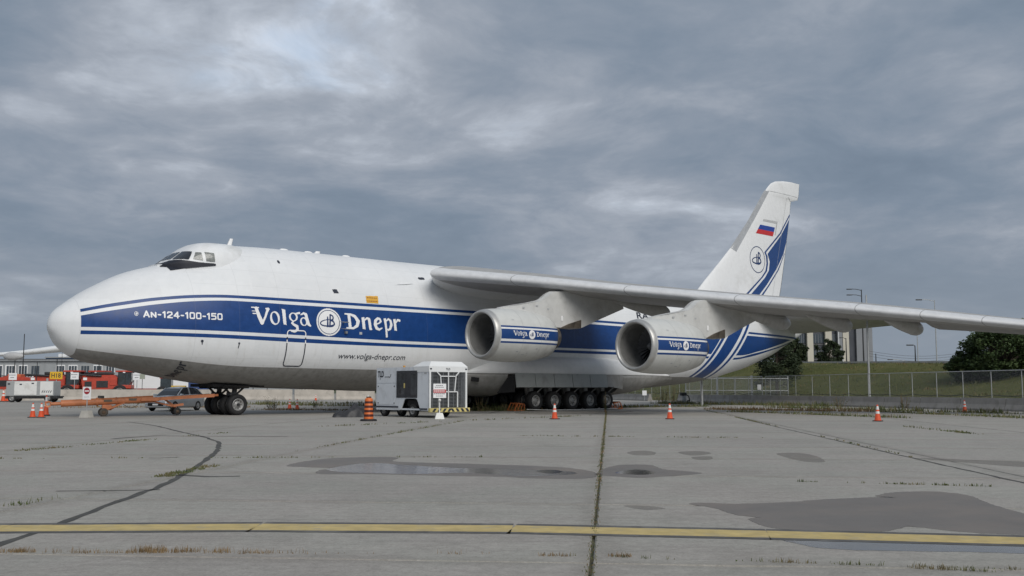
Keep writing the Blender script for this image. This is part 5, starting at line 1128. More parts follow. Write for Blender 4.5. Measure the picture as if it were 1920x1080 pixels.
# generator cart
x, y = gnd(62, 754); g = empty('generator_cart', (x, y, 0), R(2), 'white and grey wheeled generator cart before the concrete barriers', 'generator')
m_gw = mat('generator_white', (.70, .70, .68), .45, var=.04, dirt=(.5, .49, .46)); m_gg = mat('generator_grey', (.33, .34, .34), .5, var=.08)
MB().box((0, 0, 1.45), (5.0, 1.9, 1.6), ch=.08).build('housing', m_gg, g)
for cx, w in ((-1.05, 1.15), (.12, 1.2), (1.75, 1.35)): MB().box((cx, -.96, 1.48), (w, .05, 1.42), ch=.03).build('panel', m_gw, g)
MB().box((.1, 0, .52), (5.5, 1.6, .28), ch=.04).build('chassis', dark_metal, g); MB().box((2.75, 0, .6), (.9, .25, .12)).build('drawbar', dark_metal, g)
for cx in (-1.9, 1.9):
    for sy_ in (-.75, .75): wheel(g, (cx, sy_, .42), .42, .28)
for k in range(5): mb = MB(); mb.add([(1.25 + k * .22, -.99, 1.0), (1.33 + k * .22, -.99, 1.0), (1.45 + k * .22, -.99, 1.25), (1.37 + k * .22, -.99, 1.25)], [(0, 1, 2, 3)]); mb.build('hazard_stripe', dark_mark, g, fix=False)
for cx, z in ((-.95, 1.9), (.3, 2.0), (-2.2, 1.95)): MB().box((cx, -.995, z), (.25, .02, .12)).build('vent', dark_mark, g)
MB().cyl((1.4, 0, 2.2), (1.4, 0, 2.55), .12, n=10).build('exhaust', m_gg, g)
# combine harvesters
m_tyre = black_rubber; m_cab = mat('cab_glass', (.035, .045, .05), .1, var=.3, spec=.8)
def harvester():
    r = empty('combine_harvester')
    mb = MB(); mb.loft([[(-3.2, y, 1.3), (-3.4, y, 2.6), (-2.6, y, 3.2), (.8, y, 3.25), (1.2, y, 2.9), (1.2, y, 1.5), (-.5, y, 1.1)] for y in (-1.35, 1.35)], smooth=False); mb.build('body', red_paint, r)
    MB().box((-.7, -1.39, 2.0), (1.5, .08, .9), ch=.03).build('side_panel', dark_metal, r); MB().box((.7, -1.39, 2.3), (.8, .07, .9), ch=.03).build('side_panel', red_paint, r); MB().box((-2.5, -1.4, 1.9), (.9, .05, .9), ch=.02).build('vent_screen', dark_metal, r)
    MB().box((-.6, 0, 3.45), (2.0, 2.0, .4), ch=.1).build('grain_tank', dark_metal, r)
    mb = MB(); mb.loft([[(1.25, -1.0, z), (2.9 + k, -1.0, z), (2.9 + k, 1.0, z), (1.25, 1.0, z)] for z, k in ((1.9, -.2), (2.7, .15), (3.65, 0))], smooth=False); mb.build('cab', m_cab, r)
    MB().box((2.05, 0, 3.75), (2.3, 2.3, .22), ch=.06).build('cab_roof', red_paint, r)
    mb = MB()
    for x_ in (1.28, 2.2, 2.95):
        for y_ in (-1.02, 1.02): mb.bar((x_, y_, 1.9), (x_, y_, 3.68), .09, .07)
    mb.build('cab_pillar', dark_metal, r); MB().box((2.0, 0, 1.65), (2.0, 2.4, .5), ch=.06).build('platform', red_paint, r)
    mb = MB(); mb.loft([[(2.6, y, 1.5), (4.6, y, .9), (4.6, y, .3), (2.6, y, .9)] for y in (-.7, .7)], smooth=False); mb.build('feeder', dark_metal, r)
    MB().cyl((-.8, -1.45, 3.1), (-3.9, -1.6, 3.3), .13, .12, 12).build('unloader', dark_metal, r); MB().box((-2.9, -1.42, 2.7), (.5, .06, .35), ch=.02).build('lamp_panel', white_mark, r); MB().box((2.05, -1.2, 3.6), (.3, .1, .14)).build('work_lamp', white_mark, r)
    for x_, rr, w in ((1.6, .95, .75), (-2.5, .65, .5)):
        for sg in (-1, 1): wheel(r, (x_, sg * 1.35, rr), rr, w)
    for sg in (-1, 1): MB().cyl((2.7, sg * 1.45, 3.55), (2.7, sg * 1.45, 2.9), .05, n=6).build('mirror_arm', dark_metal, r); 
    return r
hv = harvester(); lab = ['red combine harvester behind the yellow sign, its cab dark', 'red combine harvester with a tall side mirror between the yellow sign and the trailer', 'red combine harvester parked against the white trailer']
for i, (xp, D, rz) in enumerate(((116, 146, 6), (166, 148, -4), (212, 147, 10))):
    o = hv if i == 0 else copy_tree(hv); p = at(xp, 727, D); o.location = (p.x - .5, D, 0); o.rotation_euler = (0, 0, R(rz)); o.scale = (1.05,) * 3; tag(o, lab[i], 'harvester', 'red combine harvesters behind the barriers')
def red_machine(loc, L, label, seed):
    r = empty('grain_header', loc, R(3), label, 'farm machine', 'red farm machines without cabs')
    mb = MB(); mb.loft([[(-L / 2, y, 1.2), (-L / 2 + .2, y, 2.9), (-L * .2, y, 3.3), (L * .25, y, 3.1), (L / 2, y, 2.5), (L / 2, y, 1.0)] for y in (-1.2, 1.2)], smooth=False); mb.build('body', red_paint, r)
    MB().box((L * .1, -1.22, 2.2), (L * .5, .06, 1.0), ch=.03).build('side_panel', mat('dark_red_panel', (.30, .03, .02), .5), r); MB().box((0, 0, .95), (L * .9, 1.8, .4)).build('chassis', dark_metal, r)
    MB().box((-L * .28, -1.22, 2.2), (L * .22, .07, .9), ch=.03).build('side_panel', dark_metal, r); MB().box((-L * .05, -.2, 3.2), (L * .3, 1.6, .7), ch=.1).build('engine_cover', mat('machine_orange', (.52, .12, .04), .5), r); MB().box((L * .42, -1.15, 3.0), (.5, .4, .5), ch=.05).build('work_lamp', white_mark, r)
    for x_ in (-L * .3, L * .3):
        for sg in (-1, 1): wheel(r, (x_, sg * 1.2, .7), .7, .5)
red_machine((-71.5, 148, 0), 6.2, 'long red farm machine at the end of the row, far from the yellow sign', 1); red_machine((-66.0, 149.5, 0), 5.5, 'red farm machine with a dark side panel left of the yellow sign', 2); red_machine((-77.8, 149, 0), 5.0, 'red farm machine at the outer end of the machine row', 3)
# white trailer with red skirt
t_ = empty('box_trailer', (-53.3, 156, 0), R(-2), 'white box trailer with a red skirt seen past the aircraft nose', 'trailer')
mb = MB(); mb.loft([[(-5.0, y, 1.5), (-5.0, y, 3.8), (-4.6, y, 4.55), (-3.9, y, 4.75), (-1.5, y, 4.5), (6.2, y, 3.3), (6.2, y, 1.5)] for y in (-1.25, 1.25)], smooth=False); mb.build('box', white_mark, t_)
MB().box((.6, 0, 1.15), (11.0, 2.4, .7)).build('skirt', mat('faded_red', (.45, .12, .11), .6), t_); MB().box((-5.05, 0, 3.1), (.15, 2.52, 3.2)).build('red_end', red_paint, t_)
for x_ in (-3.5, 3.6, 4.8):
    for sg in (-1, 1): wheel(t_, (x_, sg * 1.0, .5), .5, .3)
tr = empty('farm_tractor', (-49.2, 147, 0), R(5), 'yellow and red farm tractor between trailer and blue container', 'tractor'); m_ty = mat('tractor_yellow', (.55, .36, .05), .5)
MB().box((1.2, 0, 1.5), (2.0, .9, .8), ch=.08).build('bonnet', m_ty, tr); MB().box((-.5, 0, 2.1), (1.5, 1.5, 1.7), ch=.1).build('cab', m_cab, tr); MB().box((-.5, 0, 3.0), (1.7, 1.6, .16), ch=.04).build('roof', red_paint, tr); MB().box((-.4, 0, 1.0), (2.2, .8, .5)).build('chassis', dark_metal, tr)
for x_, rr in ((-.9, .9), (1.6, .6)):
    for sg in (-1, 1): wheel(tr, (x_, sg * .95, rr), rr, .45)
c_ = empty('blue_container', (-44.7, 146, 0), R(4), 'small dark blue container behind the barriers beyond the silver car', 'container'); m_bc = mat('container_blue', (.035, .07, .20), .5, dirt=(.05, .06, .1))
MB().box((0, 0, 1.25), (2.6, 2.3, 2.3), ch=.05).build('body', m_bc, c_)
for k in range(9): MB().box((-1.16 + k * .29, -1.17, 1.25), (.12, .05, 2.1)).build('corrugation', m_bc, c_)
MB().box((0, 0, .05), (2.6, 2.3, .1)).build('skid', dark_metal, c_)
# white notices on posts in front of the machines
for i, (px, yb, lb) in enumerate(((24, 706, 'white notice board at the outer end of the machine row'), (140, 705, 'white notice board between the yellow sign and the second harvester'), (257, 706, 'white notice board standing against the trailer'))):
    p = at(px, yb, 141); r = empty('notice_board', (p.x, 141, 0), 0, lb, 'sign', 'white notice boards'); MB().cyl((0, .04, 0), (0, .04, p.z), .05, n=8).build('post', galv, r); MB().box((0, 0, p.z), (1.12, .05, .95), ch=.02).build('board', white_mark, r)
    raster('board_text', [('p', [(a, z, .045), (a + .07, z, .045)]) for z, n in ((p.z + .2, 5), (p.z - .15, 3)) for k in range(n) for a in [(-n / 2 + k) * .18]], (-.55, .55, p.z - .4, p.z + .4), .02, .03, lambda u, v: (u, -.03, v), dark_mark, r)
p = at(105.5, 704, 127); r = empty('stand_sign', (p.x, 127, 0), 0, 'yellow stand sign reading H18 on a post', 'sign'); MB().cyl((0, .1, 0), (0, .1, 2.6), .06, n=8).build('post', galv, r)
MB().box((0, 0, p.z), (1.55, .10, .92), ch=.02).build('board', mat('sign_yellow', (.72, .43, .03), .5, var=.04), r); text_obj('board_lettering', 'H18', lambda u, v: (u, -.056, v), (-.58, .58, p.z - .28, p.z + .28), dark_mark, r, bold=.015)
# low grey notice by the trailer
p = at(267, 706, 138); r = empty('information_board', (p.x, 138, 0), 0, 'small grey-green board on a thin post beside the trailer', 'sign'); MB().cyl((0, .03, 0), (0, .03, p.z), .04, n=6).build('post', dark_metal, r); MB().box((0, 0, p.z), (.7, .05, .68)).build('board', mat('board_grey', (.30, .32, .26), .6), r)

# another white transport parked far behind: wing with pods, and its body hidden by the nose
far = empty('parked_transport', (0, 0, 0), 0, 'distant white aircraft whose drooping wing shows beyond the nose', 'aircraft'); D = 215
mb = MB(); zz = [((-70, 676), 1.9), ((0, 666), 2.6), ((55, 662), 3.4), ((118, 655.5), 4.6), ((300, 640), 6.5)]; rings = []
for (px, py), c in zz:
    q = at(px, py, D); t1 = c * .16; rings.append([(q.x, D - c, q.z - .1), (q.x, D - c * .7, q.z + t1), (q.x, D + c * .2, q.z + t1 * .8), (q.x, D + c, q.z), (q.x, D + c * .2, q.z - t1 * .6), (q.x, D - c * .7, q.z - t1 * .9)])
mb.loft(rings); mb.build('wing', white_paint, far)
q = at(29, 668, D - 4); mb = MB(); mb.lathe([(0, .02), (.4, .5), (1.4, .85), (2.8, .85), (4.2, .5), (4.8, .05)], (q.x - 2.6, D - 4, q.z), (1, -.1, 0), 16); mb.build('engine', mat('pod_grey', (.42, .42, .42), .5), far)
q = at(300, 655, D); mb = MB(); mb.lathe([(0, .1), (1.5, 1.2), (5, 2.2), (12, 2.6), (22, 2.5), (30, 1.5), (34, .3)], (q.x - 3, D - 8, 6.0), (.25, 1, 0), 24); mb.build('fuselage', white_paint, far)
for k in range(3): MB().cyl((q.x - 2 + k * 2.5, D - 6 + k * 9, 0), (q.x - 2 + k * 2.5, D - 6 + k * 9, 2.5), .4, n=12).build('gear_leg', dark_metal, far)
# terminal building
tb_ = empty('terminal_building', (-112, 262, 0), 0, 'long grey terminal building with white-framed windows beyond the machines', 'building'); m_tg = mat('terminal_grey', (.30, .315, .325), .7, var=.08, scale=.3, dirt=(.22, .23, .235), dscale=.2); m_win = mat('terminal_glass', (.06, .075, .09), .15, var=.3)
MB().box((0, 6, 4.3), (110, 12, 8.6)).build('wall', m_tg, tb_); MB().box((0, 5.9, 8.85), (111, 13, .5)).build('roof', mat('terminal_roof', (.24, .25, .26), .7), tb_)
for k in range(26):
    x_ = -36 + k * 3.2
    if k in (3, 9, 15, 20): continue
    fr = MB().box((x_, -.1, 5.9), (2.3 if k % 3 else 2.7, .14, 3.4)).build('window', white_mark if k % 4 else m_gg, tb_); mb = MB()
    for a in (-.72, 0, .72): mb.box((x_ + a, -.19, 5.9), (.58, .06, 2.9))
    mb.build('pane', m_win, fr)
MB().box((0, -.15, 3.7), (110, .25, .35)).build('ledge', m_gg, tb_)
bb = empty('blue_office', (-124, 279, 0), 0, 'dark blue flat-roofed office with a white box beyond the yellow sign', 'building'); MB().box((0, 4, 5.0), (7.5, 8, 10.0)).build('wall', mat('office_blue', (.05, .085, .15), .6, var=.1), bb); MB().box((0, 4, 10.1), (8, 8.4, .3)).build('roof', m_gg, bb); MB().box((.8, 1.0, 10.6), (2.2, 2, .9)).build('roof_box', white_mark, bb)
for k in range(3): MB().box((-2.3 + k * 2.3, -.06, 8.2), (1.4, .1, 1.0)).build('window', m_win if k != 1 else white_mark, bb)
# railing fence before the terminal
rf = empty('yard_fence', (-112, 232, 0), 0, 'thin grey yard fence between machines and terminal', 'fence'); mb = MB(); mb.bar((-30, 0, 4.4), (56, 0, 4.4), .12, .2); mb.bar((-30, 0, 8.2), (26, 0, 8.2), .1, .14); mb.build('rail', dark_metal, rf)
for k in range(28): MB().cyl((-30 + k * 3.2, 0, 0), (-30 + k * 3.2, 0, 4.4 if k % 3 else 8.2), .1, n=6).build('post', dark_metal, rf)
def lamp_pole(x, y, h, label, arm=(1.8, 0), name='light_pole', r=.12, base=0, m=None, arms=1, cat='light pole', grp='light poles'):
    root = empty(name, (x, y, base), 0, label, cat, grp); m = m or galv; MB().cyl((0, 0, 0), (0, 0, h), r, r * .6, 10).build('pole', m, root)
    for k in range(arms):
        z = h - .15 - k * 1.0; a = MB(); a.tube([(0, 0, z), (-arm[0] * .5, 0, z + .22), (-arm[0], 0, z + .25)], r * .4, 6); a.build('arm', m, root); MB().box((-arm[0] - .4, 0, z + .22), (.9, .32, .16), ch=.05).build('lamp_head', dark_metal, root)
    return root
q = at(46, 626, 205); lamp_pole(q.x, 205, q.z, 'thin dark mast rising beyond the distant white wing', name='mast', r=.13, arms=0, m=dark_metal, cat='mast', grp=None)
for px, D_, h_, lb in ((69, 133, 5.0, 'thin dark post left of the yellow sign by the barriers'), (115, 229, 10.2, 'dark post beside the blue office beyond the nose')):
    q = at(px, 700, D_); lamp_pole(q.x, D_, h_, lb, name='post', r=.07, arms=0, m=dark_metal, cat='post', grp='thin dark posts')

# ------------------------------------------------------------------ right background: wall, fence, bank, trees, buildings
def wl(D): return Vector((47.6 - .257 * D, D, 0))
m_wall = mat('wall_concrete', (.30, .285, .265), .88, var=.14, scale=.8, dirt=(.19, .18, .16), dscale=1.0, world=True)
ws = []
Ds = np.linspace(56, 150, 24)
blk = None
for i in range(len(Ds) - 1):
    a, b = wl(Ds[i]), wl(Ds[i + 1]); L = (b - a).length
    if 112 < Ds[i] < 121: continue
    mb = barrier_mesh(L, .82)
    if blk is None: blk = mb.build('wall_block', m_wall); o = blk
    else: o = blk.copy(); COL.objects.link(o)
    p = (a + b) / 2; o.location = (p.x, p.y, 0); o.rotation_euler = (0, 0, math.atan2(b.y - a.y, b.x - a.x)); tag(o, 'low grey concrete wall block below the chain-link fence', 'barrier', 'low concrete wall blocks')
m_mesh = bpy.data.materials.new('chain_link'); m_mesh.use_nodes = True; t = NT(m_mesh.node_tree); bs = t.n['Principled BSDF']; bs.inputs['Base Color'].default_value = (.30, .31, .31, 1); bs.inputs['Roughness'].default_value = .5; bs.inputs['Metallic'].default_value = .4
co = t.new('ShaderNodeTexCoord').outputs['Object']; sx, sy_, sz = t.sep(co); P_ = .06; lines = None
for sg in (1, -1):
    w = t.m('ADD', sx, t.m('MULTIPLY', sz, float(sg))); dd = t.m('ABSOLUTE', t.m('SUBTRACT', t.m('FRACT', t.m('DIVIDE', w, P_)), .5)); ll = t.m('LESS_THAN', dd, .055); lines = ll if lines is None else t.m('MAXIMUM', lines, ll)
tr_ = t.new('ShaderNodeBsdfTransparent'); mx = t.new('ShaderNodeMixShader'); t.l.new(lines, mx.inputs[0]); t.l.new(tr_.outputs[0], mx.inputs[1]); t.l.new(bs.outputs[0], mx.inputs[2]); t.l.new(mx.outputs[0], t.n['Material Output'].inputs[0])
def fence(A, B, h, sp, label, z0=0, cable=True, arms=False):
    A = Vector(A); B = Vector(B); L = (B - A).length; n = max(1, round(L / sp)); root = empty('chain_link_fence', A, math.atan2(B.y - A.y, B.x - A.x), label, 'fence'); st = L / n
    po = None
    for k in range(n + 1):
        if po is None:
            mb = MB(); mb.cyl((0, 0, 0), (0, 0, h), .029, n=8)
            if arms: mb.bar((0, 0, h), (.05, -.22, h + .32), .03, .03)
            po = mb.build('post', galv, root, (0, 0, z0))
        else: o = po.copy(); COL.objects.link(o); o.parent = root; o.location = (k * st, 0, z0)
    MB().cyl((0, 0, z0 + h - .02), (L, 0, z0 + h - .02), .028, n=8).build('top_rail', galv, root)
    pa = None
    for k in range(n):
        if pa is None: mb = MB(); mb.add([(.02, -.03, .03), (st - .02, -.03, .03), (st - .02, -.03, h - .05), (.02, -.03, h - .05)], [(0, 1, 2, 3)]); pa = mb.build('mesh_panel', m_mesh, root, (0, 0, z0), fix=False)
        else: o = pa.copy(); COL.objects.link(o); o.parent = root; o.location = (k * st, 0, z0)
    if cable:
        mb = MB(); pts = []
        for k in range(n * 3 + 1): f = k / 3 % 1; pts.append((k * st / 3, -.08, z0 + 1.0 - .10 * math.sin(math.pi * f) + .03 * math.sin(k * 1.3)))
        mb.tube(pts, .028, 5); mb.build('cable', black_rubber, root)
    return root
off = Vector((1.0, .35, 0))
fence(wl(56) + off, wl(96) + off, 2.6, 2.7, 'tall chain-link fence with grey posts behind the low concrete wall')
fence(wl(96.6) + off, wl(150) + off, 2.6, 2.7, 'chain-link fence running on beyond the gate under the tail', arms=False)
# gate frames leaning out before the wall
def gate(px0, px1, D, h, label, sign=None):
    a = at(px0, 730, D); b = at(px1, 730, D); root = empty('gate_leaf', (a.x, D, 0), 0, label, 'gate', 'pipe gate leaves'); L = b.x - a.x; mb = MB()
    for p0, p1 in (((0, .08), (0, h)), ((L, .08), (L, h)), ((0, h - .03), (L, h - .03)), ((0, .12), (L, .12)), ((L / 2, .12), (L / 2, h)), ((0, h * .5), (L, h * .5))): mb.cyl((p0[0], 0, p0[1]), (p1[0], 0, p1[1]), .04, n=8)
    mb.build('frame', galv, root); mb = MB(); mb.add([(.02, .02, .12), (L - .02, .02, .12), (L - .02, .02, h - .03), (.02, .02, h - .03)], [(0, 1, 2, 3)]); mb.build('mesh_panel', m_mesh, root, fix=False)
    mb = MB(); mb.cyl((0, .1, 0), (0, .1, h + .25), .06, n=8); mb.cyl((L, .1, 0), (L, .1, h + .25), .06, n=8); mb.build('post', galv, root)
    return root
gate(1286, 1344, 108, 2.5, 'pipe gate leaf under the tail beside the grey pump'); gate(1346, 1409, 104, 2.5, 'pipe gate leaf between the pump and the signed gate'); gate(1411, 1478, 100, 2.45, 'pipe gate leaf carrying a white sign near the dark conifer')
p = at(1423.5, 726, 99.9); s_ = empty('gate_sign', (p.x, 99.86, p.z), 0, 'blank white sign hung on the pipe gate', 'sign'); MB().box((0, 0, 0), (.38, .03, .52)).build('board', white_mark, s_); MB().box((0, .02, .2), (.3, .02, .03)).build('bracket', galv, s_)
p = gnd(1207, 752); s_ = empty('marker_board', (p[0], p[1] - .8, 0), 0, 'small white marker board low on the wall under the tail', 'sign'); MB().box((0, 0, .95), (.5, .04, .55)).build('board', white_mark, s_); MB().cyl((0, .04, 0), (0, .04, .9), .03, n=6).build('post', galv, s_)
p = gnd(1283, 756); s_ = empty('grey_pump', (p[0], p[1], 0), R(20), 'small grey pump with a black head standing in the weeds by the gate', 'pump'); MB().cyl((0, 0, 0), (0, 0, .75), .22, .2, 14).build('drum', m_gg, s_); MB().box((-.1, 0, .9), (.6, .4, .32), ch=.06).build('head', dark_metal, s_); MB().tube([(.2, 0, .85), (.5, 0, .7), (.62, 0, .3), (.7, .1, .05)], .05, 6).build('hose', black_rubber, s_); wheel(s_, (.3, -.28, .16), .16, .1)

# grassed bank with a road on its crest
m_bank = bpy.data.materials.new('bank_grass'); m_bank.use_nodes = True; t = NT(m_bank.node_tree); bs = t.n['Principled BSDF']; pp = t.new('ShaderNodeNewGeometry').outputs['Position']
c = t.ramp(t.m('ADD', t.m('MULTIPLY', t.noise(pp, .09, 5, .6), .5), t.m('MULTIPLY', t.noise(pp, .9, 6, .7), .5)), [(.33, (.060, .072, .022)), (.5, (.100, .108, .034)), (.66, (.148, .140, .058))]); t.l.new(c, bs.inputs['Base Color']); bs.inputs['Roughness'].default_value = .95; bs.inputs['Specular IOR Level'].default_value = .15
bp = t.new('ShaderNodeBump'); bp.inputs['Strength'].default_value = 1; bp.inputs['Distance'].default_value = .3; t.l.new(t.noise(pp, 2.2, 6, .75), bp.inputs['Height']); t.l.new(bp.outputs[0], bs.inputs['Normal'])
def bank_z(x, D):      # height above the apron
    foot = wl(D).x + 2.5; d = (x - foot) * .969 + 0      # distance in from the wall
    k = min(1, max(0, d / 27)); k = k * k * (3 - 2 * k); return (1.37 + .0252 * min(D, 260)) * k * min(1, max(0, (D - 20) / 25))
mb = MB(); g = []
gx = list(np.linspace(0, 60, 61)) + [66, 75, 90, 120, 180, 300]; gD = list(np.linspace(20, 240, 89)) + [260, 300, 400]
for D_ in gD: g.append([(wl(D_).x + 2.2 + a, D_, bank_z(wl(D_).x + 2.2 + a, D_) - .03 + .10 * math.sin(a * .5 + D_ * .31) * (2 < a < 34)) for a in gx])
mb.loft(g, 0, False, (False, False)); bank = tag(mb.build('grass_bank', m_bank, fix=False), kind='structure')
mb = MB(); g = []
for D_ in gD: a = 29; x_ = wl(D_).x + 2.2 + a; g.append([(x_, D_, bank_z(x_, D_) + .02), (x_ + .05, D_, bank_z(x_, D_) + .28), (x_ + .5, D_, bank_z(x_, D_) + .28), (x_ + .6, D_, bank_z(x_, D_) + .05), (x_ + 9, D_, bank_z(x_, D_) + .05)])
mb.loft(g, 0, False, (False, False), False); tag(mb.build('crest_road', mat('pale_road', (.36, .35, .32), .85, var=.1, world=True), fix=False), kind='structure')
# rough tufts on the bank
tb2 = MB()
for _ in range(4200):
    D_ = random.uniform(58, 175); a = random.uniform(.5, 37); x_ = wl(D_).x + 2.2 + a; blades(tb2, x_, D_, 4, .26, .5, .03, 0 if random.random() < .85 else 1, .8, bank_z(x_, D_) - .03)
tag(tb2.build('bank_grass', [m_grass, m_dry], fix=False), 'mown green and yellow grass covering the bank', 'grass', kind='stuff')

# trees
def leaf_mat(nm, c0, c1, c2):
    m = bpy.data.materials.new(nm); m.use_nodes = True; t = NT(m.node_tree); bs = t.n['Principled BSDF']; pp = t.new('ShaderNodeNewGeometry').outputs['Position']
    t.l.new(t.ramp(t.m('ADD', t.m('MULTIPLY', t.noise(pp, .7, 4, .6), .6), t.m('MULTIPLY', t.noise(pp, 6, 2, .6), .4)), [(.35, c0), (.5, c1), (.66, c2)]), bs.inputs['Base Color']); bs.inputs['Roughness'].default_value = .65; bs.inputs['Specular IOR Level'].default_value = .3; return m
m_lf = leaf_mat('broad_leaves', (.024, .042, .014), (.040, .066, .020), (.065, .095, .030)); m_nd = leaf_mat('pine_needles', (.016, .026, .012), (.026, .040, .016), (.044, .058, .024)); m_bark = mat('bark', (.07, .055, .042), .9, var=.3, scale=6)
def tree(px, ybase, D, w, h, label, seed, m, n=9000, ls=.2, cl=70, flat=1.0, trunk=.25, conifer=False, z=None, grp=None):
    r = random.Random(seed); p = at(px, ybase, D); z = bank_z(p.x, D) if z is None else z
    root = empty('pine_tree' if conifer else 'broadleaf_tree', (p.x, D, z - .05), 0, label, 'tree', grp)
    tb = MB(); top = h * (.92 if conifer else .6); tb.cyl((0, 0, 0), (r.uniform(-.2, .2), 0, top), trunk, trunk * .3, 10); centres = []
    for k in range(cl):
        a = r.uniform(0, 6.283)
        if conifer:
            f = r.random() ** .8; zz = h * (.14 + .84 * f); R_ = w * .5 * (1 - f) ** .7 * r.uniform(.35, 1.08) + .12; c = (R_ * math.cos(a), R_ * math.sin(a), zz + r.uniform(-.2, .2)); rad = (.34 + .42 * (1 - f)) * w / 4.4
        else:
            f = r.uniform(-1, 1); rr = math.sqrt(max(0, 1 - f * f)) * r.uniform(.5, 1.06) ** .6; zz = h * .56 + f * h * .40; lean = 1 + .25 * math.sin(3 * a + seed); c = (w * .5 * rr * math.cos(a) * lean, w * .5 * rr * math.sin(a), max(h * .10, zz + r.uniform(-.3, .3))); rad = r.uniform(.07, .15) * w * flat
        centres.append((c, rad)); b0 = (0, 0, min(top, c[2] * (.95 if conifer else .5))); tb.cyl(b0, c, trunk * .22, .02, 5)
    tb.build('trunk', m_bark, root); lb = MB()
    for i in range(n):
        (cx, cy, cz), rad = centres[r.randrange(cl)]
        q = [r.gauss(0, 1) for _ in range(3)]; ql = math.sqrt(sum(v * v for v in q)) + 1e-6; k = rad * r.random() ** .45; x_, y_, z_ = cx + q[0] / ql * k, cy + q[1] / ql * k, cz + q[2] / ql * k * (.55 if conifer else .75)
        s = ls * r.uniform(.6, 1.3); a, b = Vector((r.gauss(0, 1), r.gauss(0, 1), r.gauss(0, .6))).normalized(), Vector((r.gauss(0, 1), r.gauss(0, 1), r.gauss(0, 1)))
        b = (b - a * a.dot(b)).normalized() * (.28 if conifer else .5); c0 = Vector((x_, y_, max(.05, z_)))
        lb.add([c0 - a * s, c0 + b * s, c0 + a * s, c0 - b * s], [(0, 1, 2, 3)])
    lb.build('crown', m, root, fix=False); return root
tree(1885, 715, 92, 7.2, 5.6, 'large dark green broadleaf tree behind the fence, under the wing', 21, m_lf, 20000, .15, 110, trunk=.22, z=1.6, grp='trees on the bank')
tree(1935, 715, 95, 7.6, 6.0, 'tall broadleaf tree half out of view at the fence end', 22, m_lf, 15000, .16, 90, trunk=.22, z=1.7, grp='trees on the bank')
tree(1816, 712, 94, 3.2, 3.2, 'low rounded bush joined to the large broadleaf tree', 23, m_lf, 8000, .13, 60, trunk=.12, z=1.7, grp='trees on the bank')
tree(1457, 735, 112, 5.2, 7.8, 'dark pine standing behind the pipe gate beneath the tail cone', 24, m_nd, 14000, .16, 120, conifer=True, trunk=.2, z=.9, grp='trees on the bank')
tree(1483, 690, 128, 3.6, 3.8, 'dark tree beside the pine, before the office block windows', 26, m_nd, 8000, .17, 70, conifer=False, trunk=.18, z=4.0, grp='trees on the bank')
tree(1555, 678, 150, 4.0, 3.9, 'small dark tree on the bank crest before the white piers', 25, m_nd, 7000, .16, 60, conifer=False, trunk=.15, z=4.6, grp='trees on the bank')
# office block
D_ = 232; q0 = at(1488, 680, D_); q1 = at(1636, 680, D_); ob = empty('office_block', (q0.x, D_, 3.5), 0, 'office block with cream piers and dark window bands behind the bank', 'building'); Wb = q1.x - q0.x; kx = Wb / (1636 - 1488); H_ = 15.0
MB().box((Wb * .4, 6.2, H_ / 2), (Wb * .8, 12, H_)).build('wall', mat('office_dark', (.055, .06, .075), .4, var=.2, scale=.5), ob); MB().box((Wb / 2, 6, H_ + .2), (Wb + .4, 13, .4)).build('roof', m_gg, ob)
m_cream = mat('office_cream', (.52, .49, .42), .75, var=.06, scale=.4); m_og = mat('office_grey', (.22, .23, .25), .7, var=.06, scale=.4)
for a, b, m in ((1513, 1524, m_cream), (1547, 1559, m_cream), (1570, 1578.5, m_og), (1579.5, 1591, m_cream), (1492, 1495, m_cream)): MB().box(((a + b) / 2 * kx - 1488 * kx, -.3, H_ / 2), ((b - a) * kx, 1.1, H_)).build('pier', m, ob)
MB().box(((1606 + 1636) / 2 * kx - 1488 * kx, 4, H_ / 2 - .05), (30 * kx, 9, H_ - .1)).build('stair_tower', m_og, ob); MB().box(((1598.5) * kx - 1488 * kx, 1, H_ / 2), (14 * kx, 1, H_ - .2)).build('glass_front', mat('office_glass', (.035, .04, .06), .15, var=.3), ob)
for k in range(4):
    z = 1.6 + k * 3.4
    for a, b in ((1496, 1512), (1525, 1546), (1560, 1569)):
        fr = MB().box(((a + b) / 2 * kx - 1488 * kx, .12, z + 1), ((b - a) * kx, .16, 2.0)).build('window', m_win, ob)
        for j in range(1, 4): MB().box(((a + (b - a) * j / 4) * kx - 1488 * kx, .02, z + 1), (.08, .06, 2.0)).build('mullion', m_og, fr)
    MB().box((Wb * .28, .1, z - .35), (Wb * .55, .1, .3)).build('spandrel', mat('office_spandrel', (.10, .10, .11), .6), ob)
MB().box(((1640) * kx - 1488 * kx + .2, 2, 1.6), (3.0, 4, 3.4)).build('porch', m_cream, ob)
# car on the crest road
p = at(1560, 680, 150); car((at(1567, 680, 190).x, 188, bank_z(at(1567, 680, 190).x, 188) - .35), R(78), white_mark, 'white car on the crest road before the small tree')
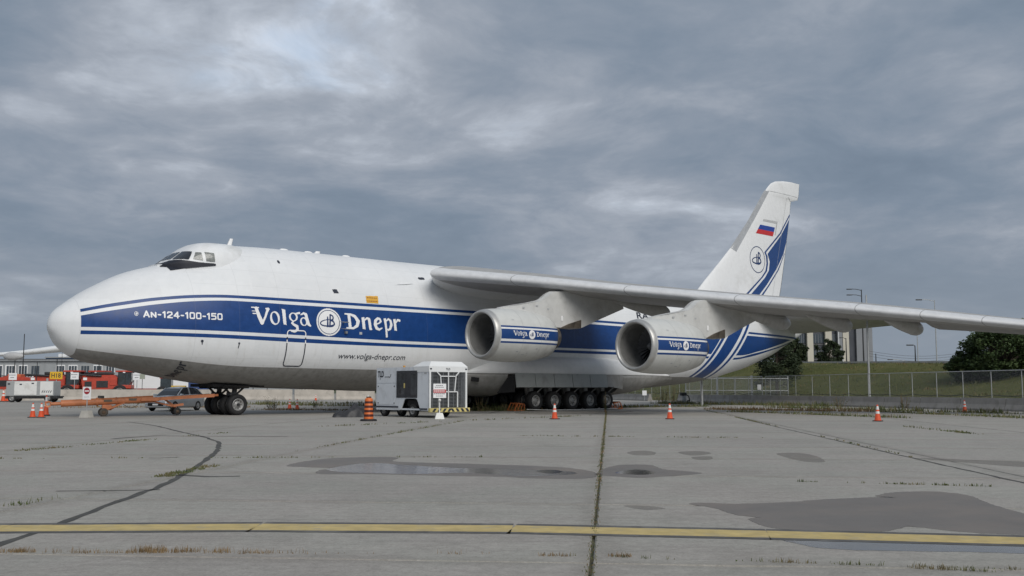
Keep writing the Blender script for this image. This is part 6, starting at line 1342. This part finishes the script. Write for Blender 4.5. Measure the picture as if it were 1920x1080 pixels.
# light poles on and behind the bank
def pole_px(xb, ytop, D, label, arms=1, r=.1, base=None, m=None, arm=1.6):
    q = at(xb, ytop, D); b = bank_z(q.x, D) - .1 if base is None else base; lamp_pole(q.x, D, q.z - b, label, (arm, 0), r=r, base=b, m=m, arms=arms)
pole_px(1624, 553, 86, 'thick pale light pole rising through the fence behind the wing', 0, .11, m=galv); pole_px(1615, 543, 175, 'tall dark light pole with two arms above the wing', 2, .13, m=dark_metal, arm=1.7); pole_px(1752, 563, 150, 'tall slim light pole with one arm seen above and below the wing', 1, .09, arm=1.9)
pole_px(1718.5, 600, 160, 'slim light pole whose top hides behind the wing', 1, .075); pole_px(1715.5, 648, 140, 'short dark pole on the crest beside the slim pole', 1, .1, m=dark_metal, arm=.3); pole_px(1852, 606, 170, 'dark pole rising behind the large broadleaf tree', 1, .14, m=dark_metal); pole_px(1586, 634, 190, 'thin dark lamp post before the cream office pier', 1, .12, m=dark_metal, arm=.9); pole_px(1642, 663, 165, 'short pole with a small box at the office porch', 0, .1, m=dark_metal)
pole_px(1572, 622, 170, 'slim white pole before the grey office pier', 0, .09, m=white_mark); pole_px(1315, 690, 84, 'pale pole under the tail cone behind the pipe gate', 0, .12, base=0); pole_px(1696, 675, 185, 'low street lamp with a drooping arm beyond the crest', 1, .1, arm=2.2)
mb = MB()
for z_ in (0, 1.0, 1.9):
    a, b = at(1630, 668 - z_ * 5, 210), at(1800, 672 - z_ * 5, 210); mb.tube([a.lerp(b, k / 12) - Vector((0, 0, .8 * math.sin(math.pi * k / 12))) for k in range(13)], .035, 4)
tag(mb.build('power_lines', dark_metal), 'three thin power lines strung beyond the bank', 'power line')
for px in (1628, 1802): q = at(px, 655, 210); lamp_pole(q.x, 210, q.z + .3, 'plain dark pole carrying the thin power lines', r=.12, arms=0, m=dark_metal, cat='pole', name='utility_pole', grp='power line poles')
# far tree line and low ground that closes the view at the horizon
ft = MB()
for _ in range(9000):
    x_ = random.uniform(-320, 420); d_ = random.uniform(430, 470); zt = (5 + 3.2 * math.sin(x_ * .05) + 2.2 * math.sin(x_ * .13 + 1) + 1.2 * math.sin(x_ * .41)) * .8; z_ = random.uniform(0, max(1.5, zt)); s = random.uniform(.5, 1.1)
    a = random.uniform(0, 3.14); ft.add([(x_ - s * math.cos(a), d_ - s * math.sin(a), z_), (x_, d_, z_ - s * .7), (x_ + s * math.cos(a), d_ + s * math.sin(a), z_), (x_, d_, z_ + s * .8)], [(0, 1, 2, 3)])
tag(ft.build('distant_wood', m_nd, fix=False), 'far dark wood along the horizon', 'wood', kind='stuff')
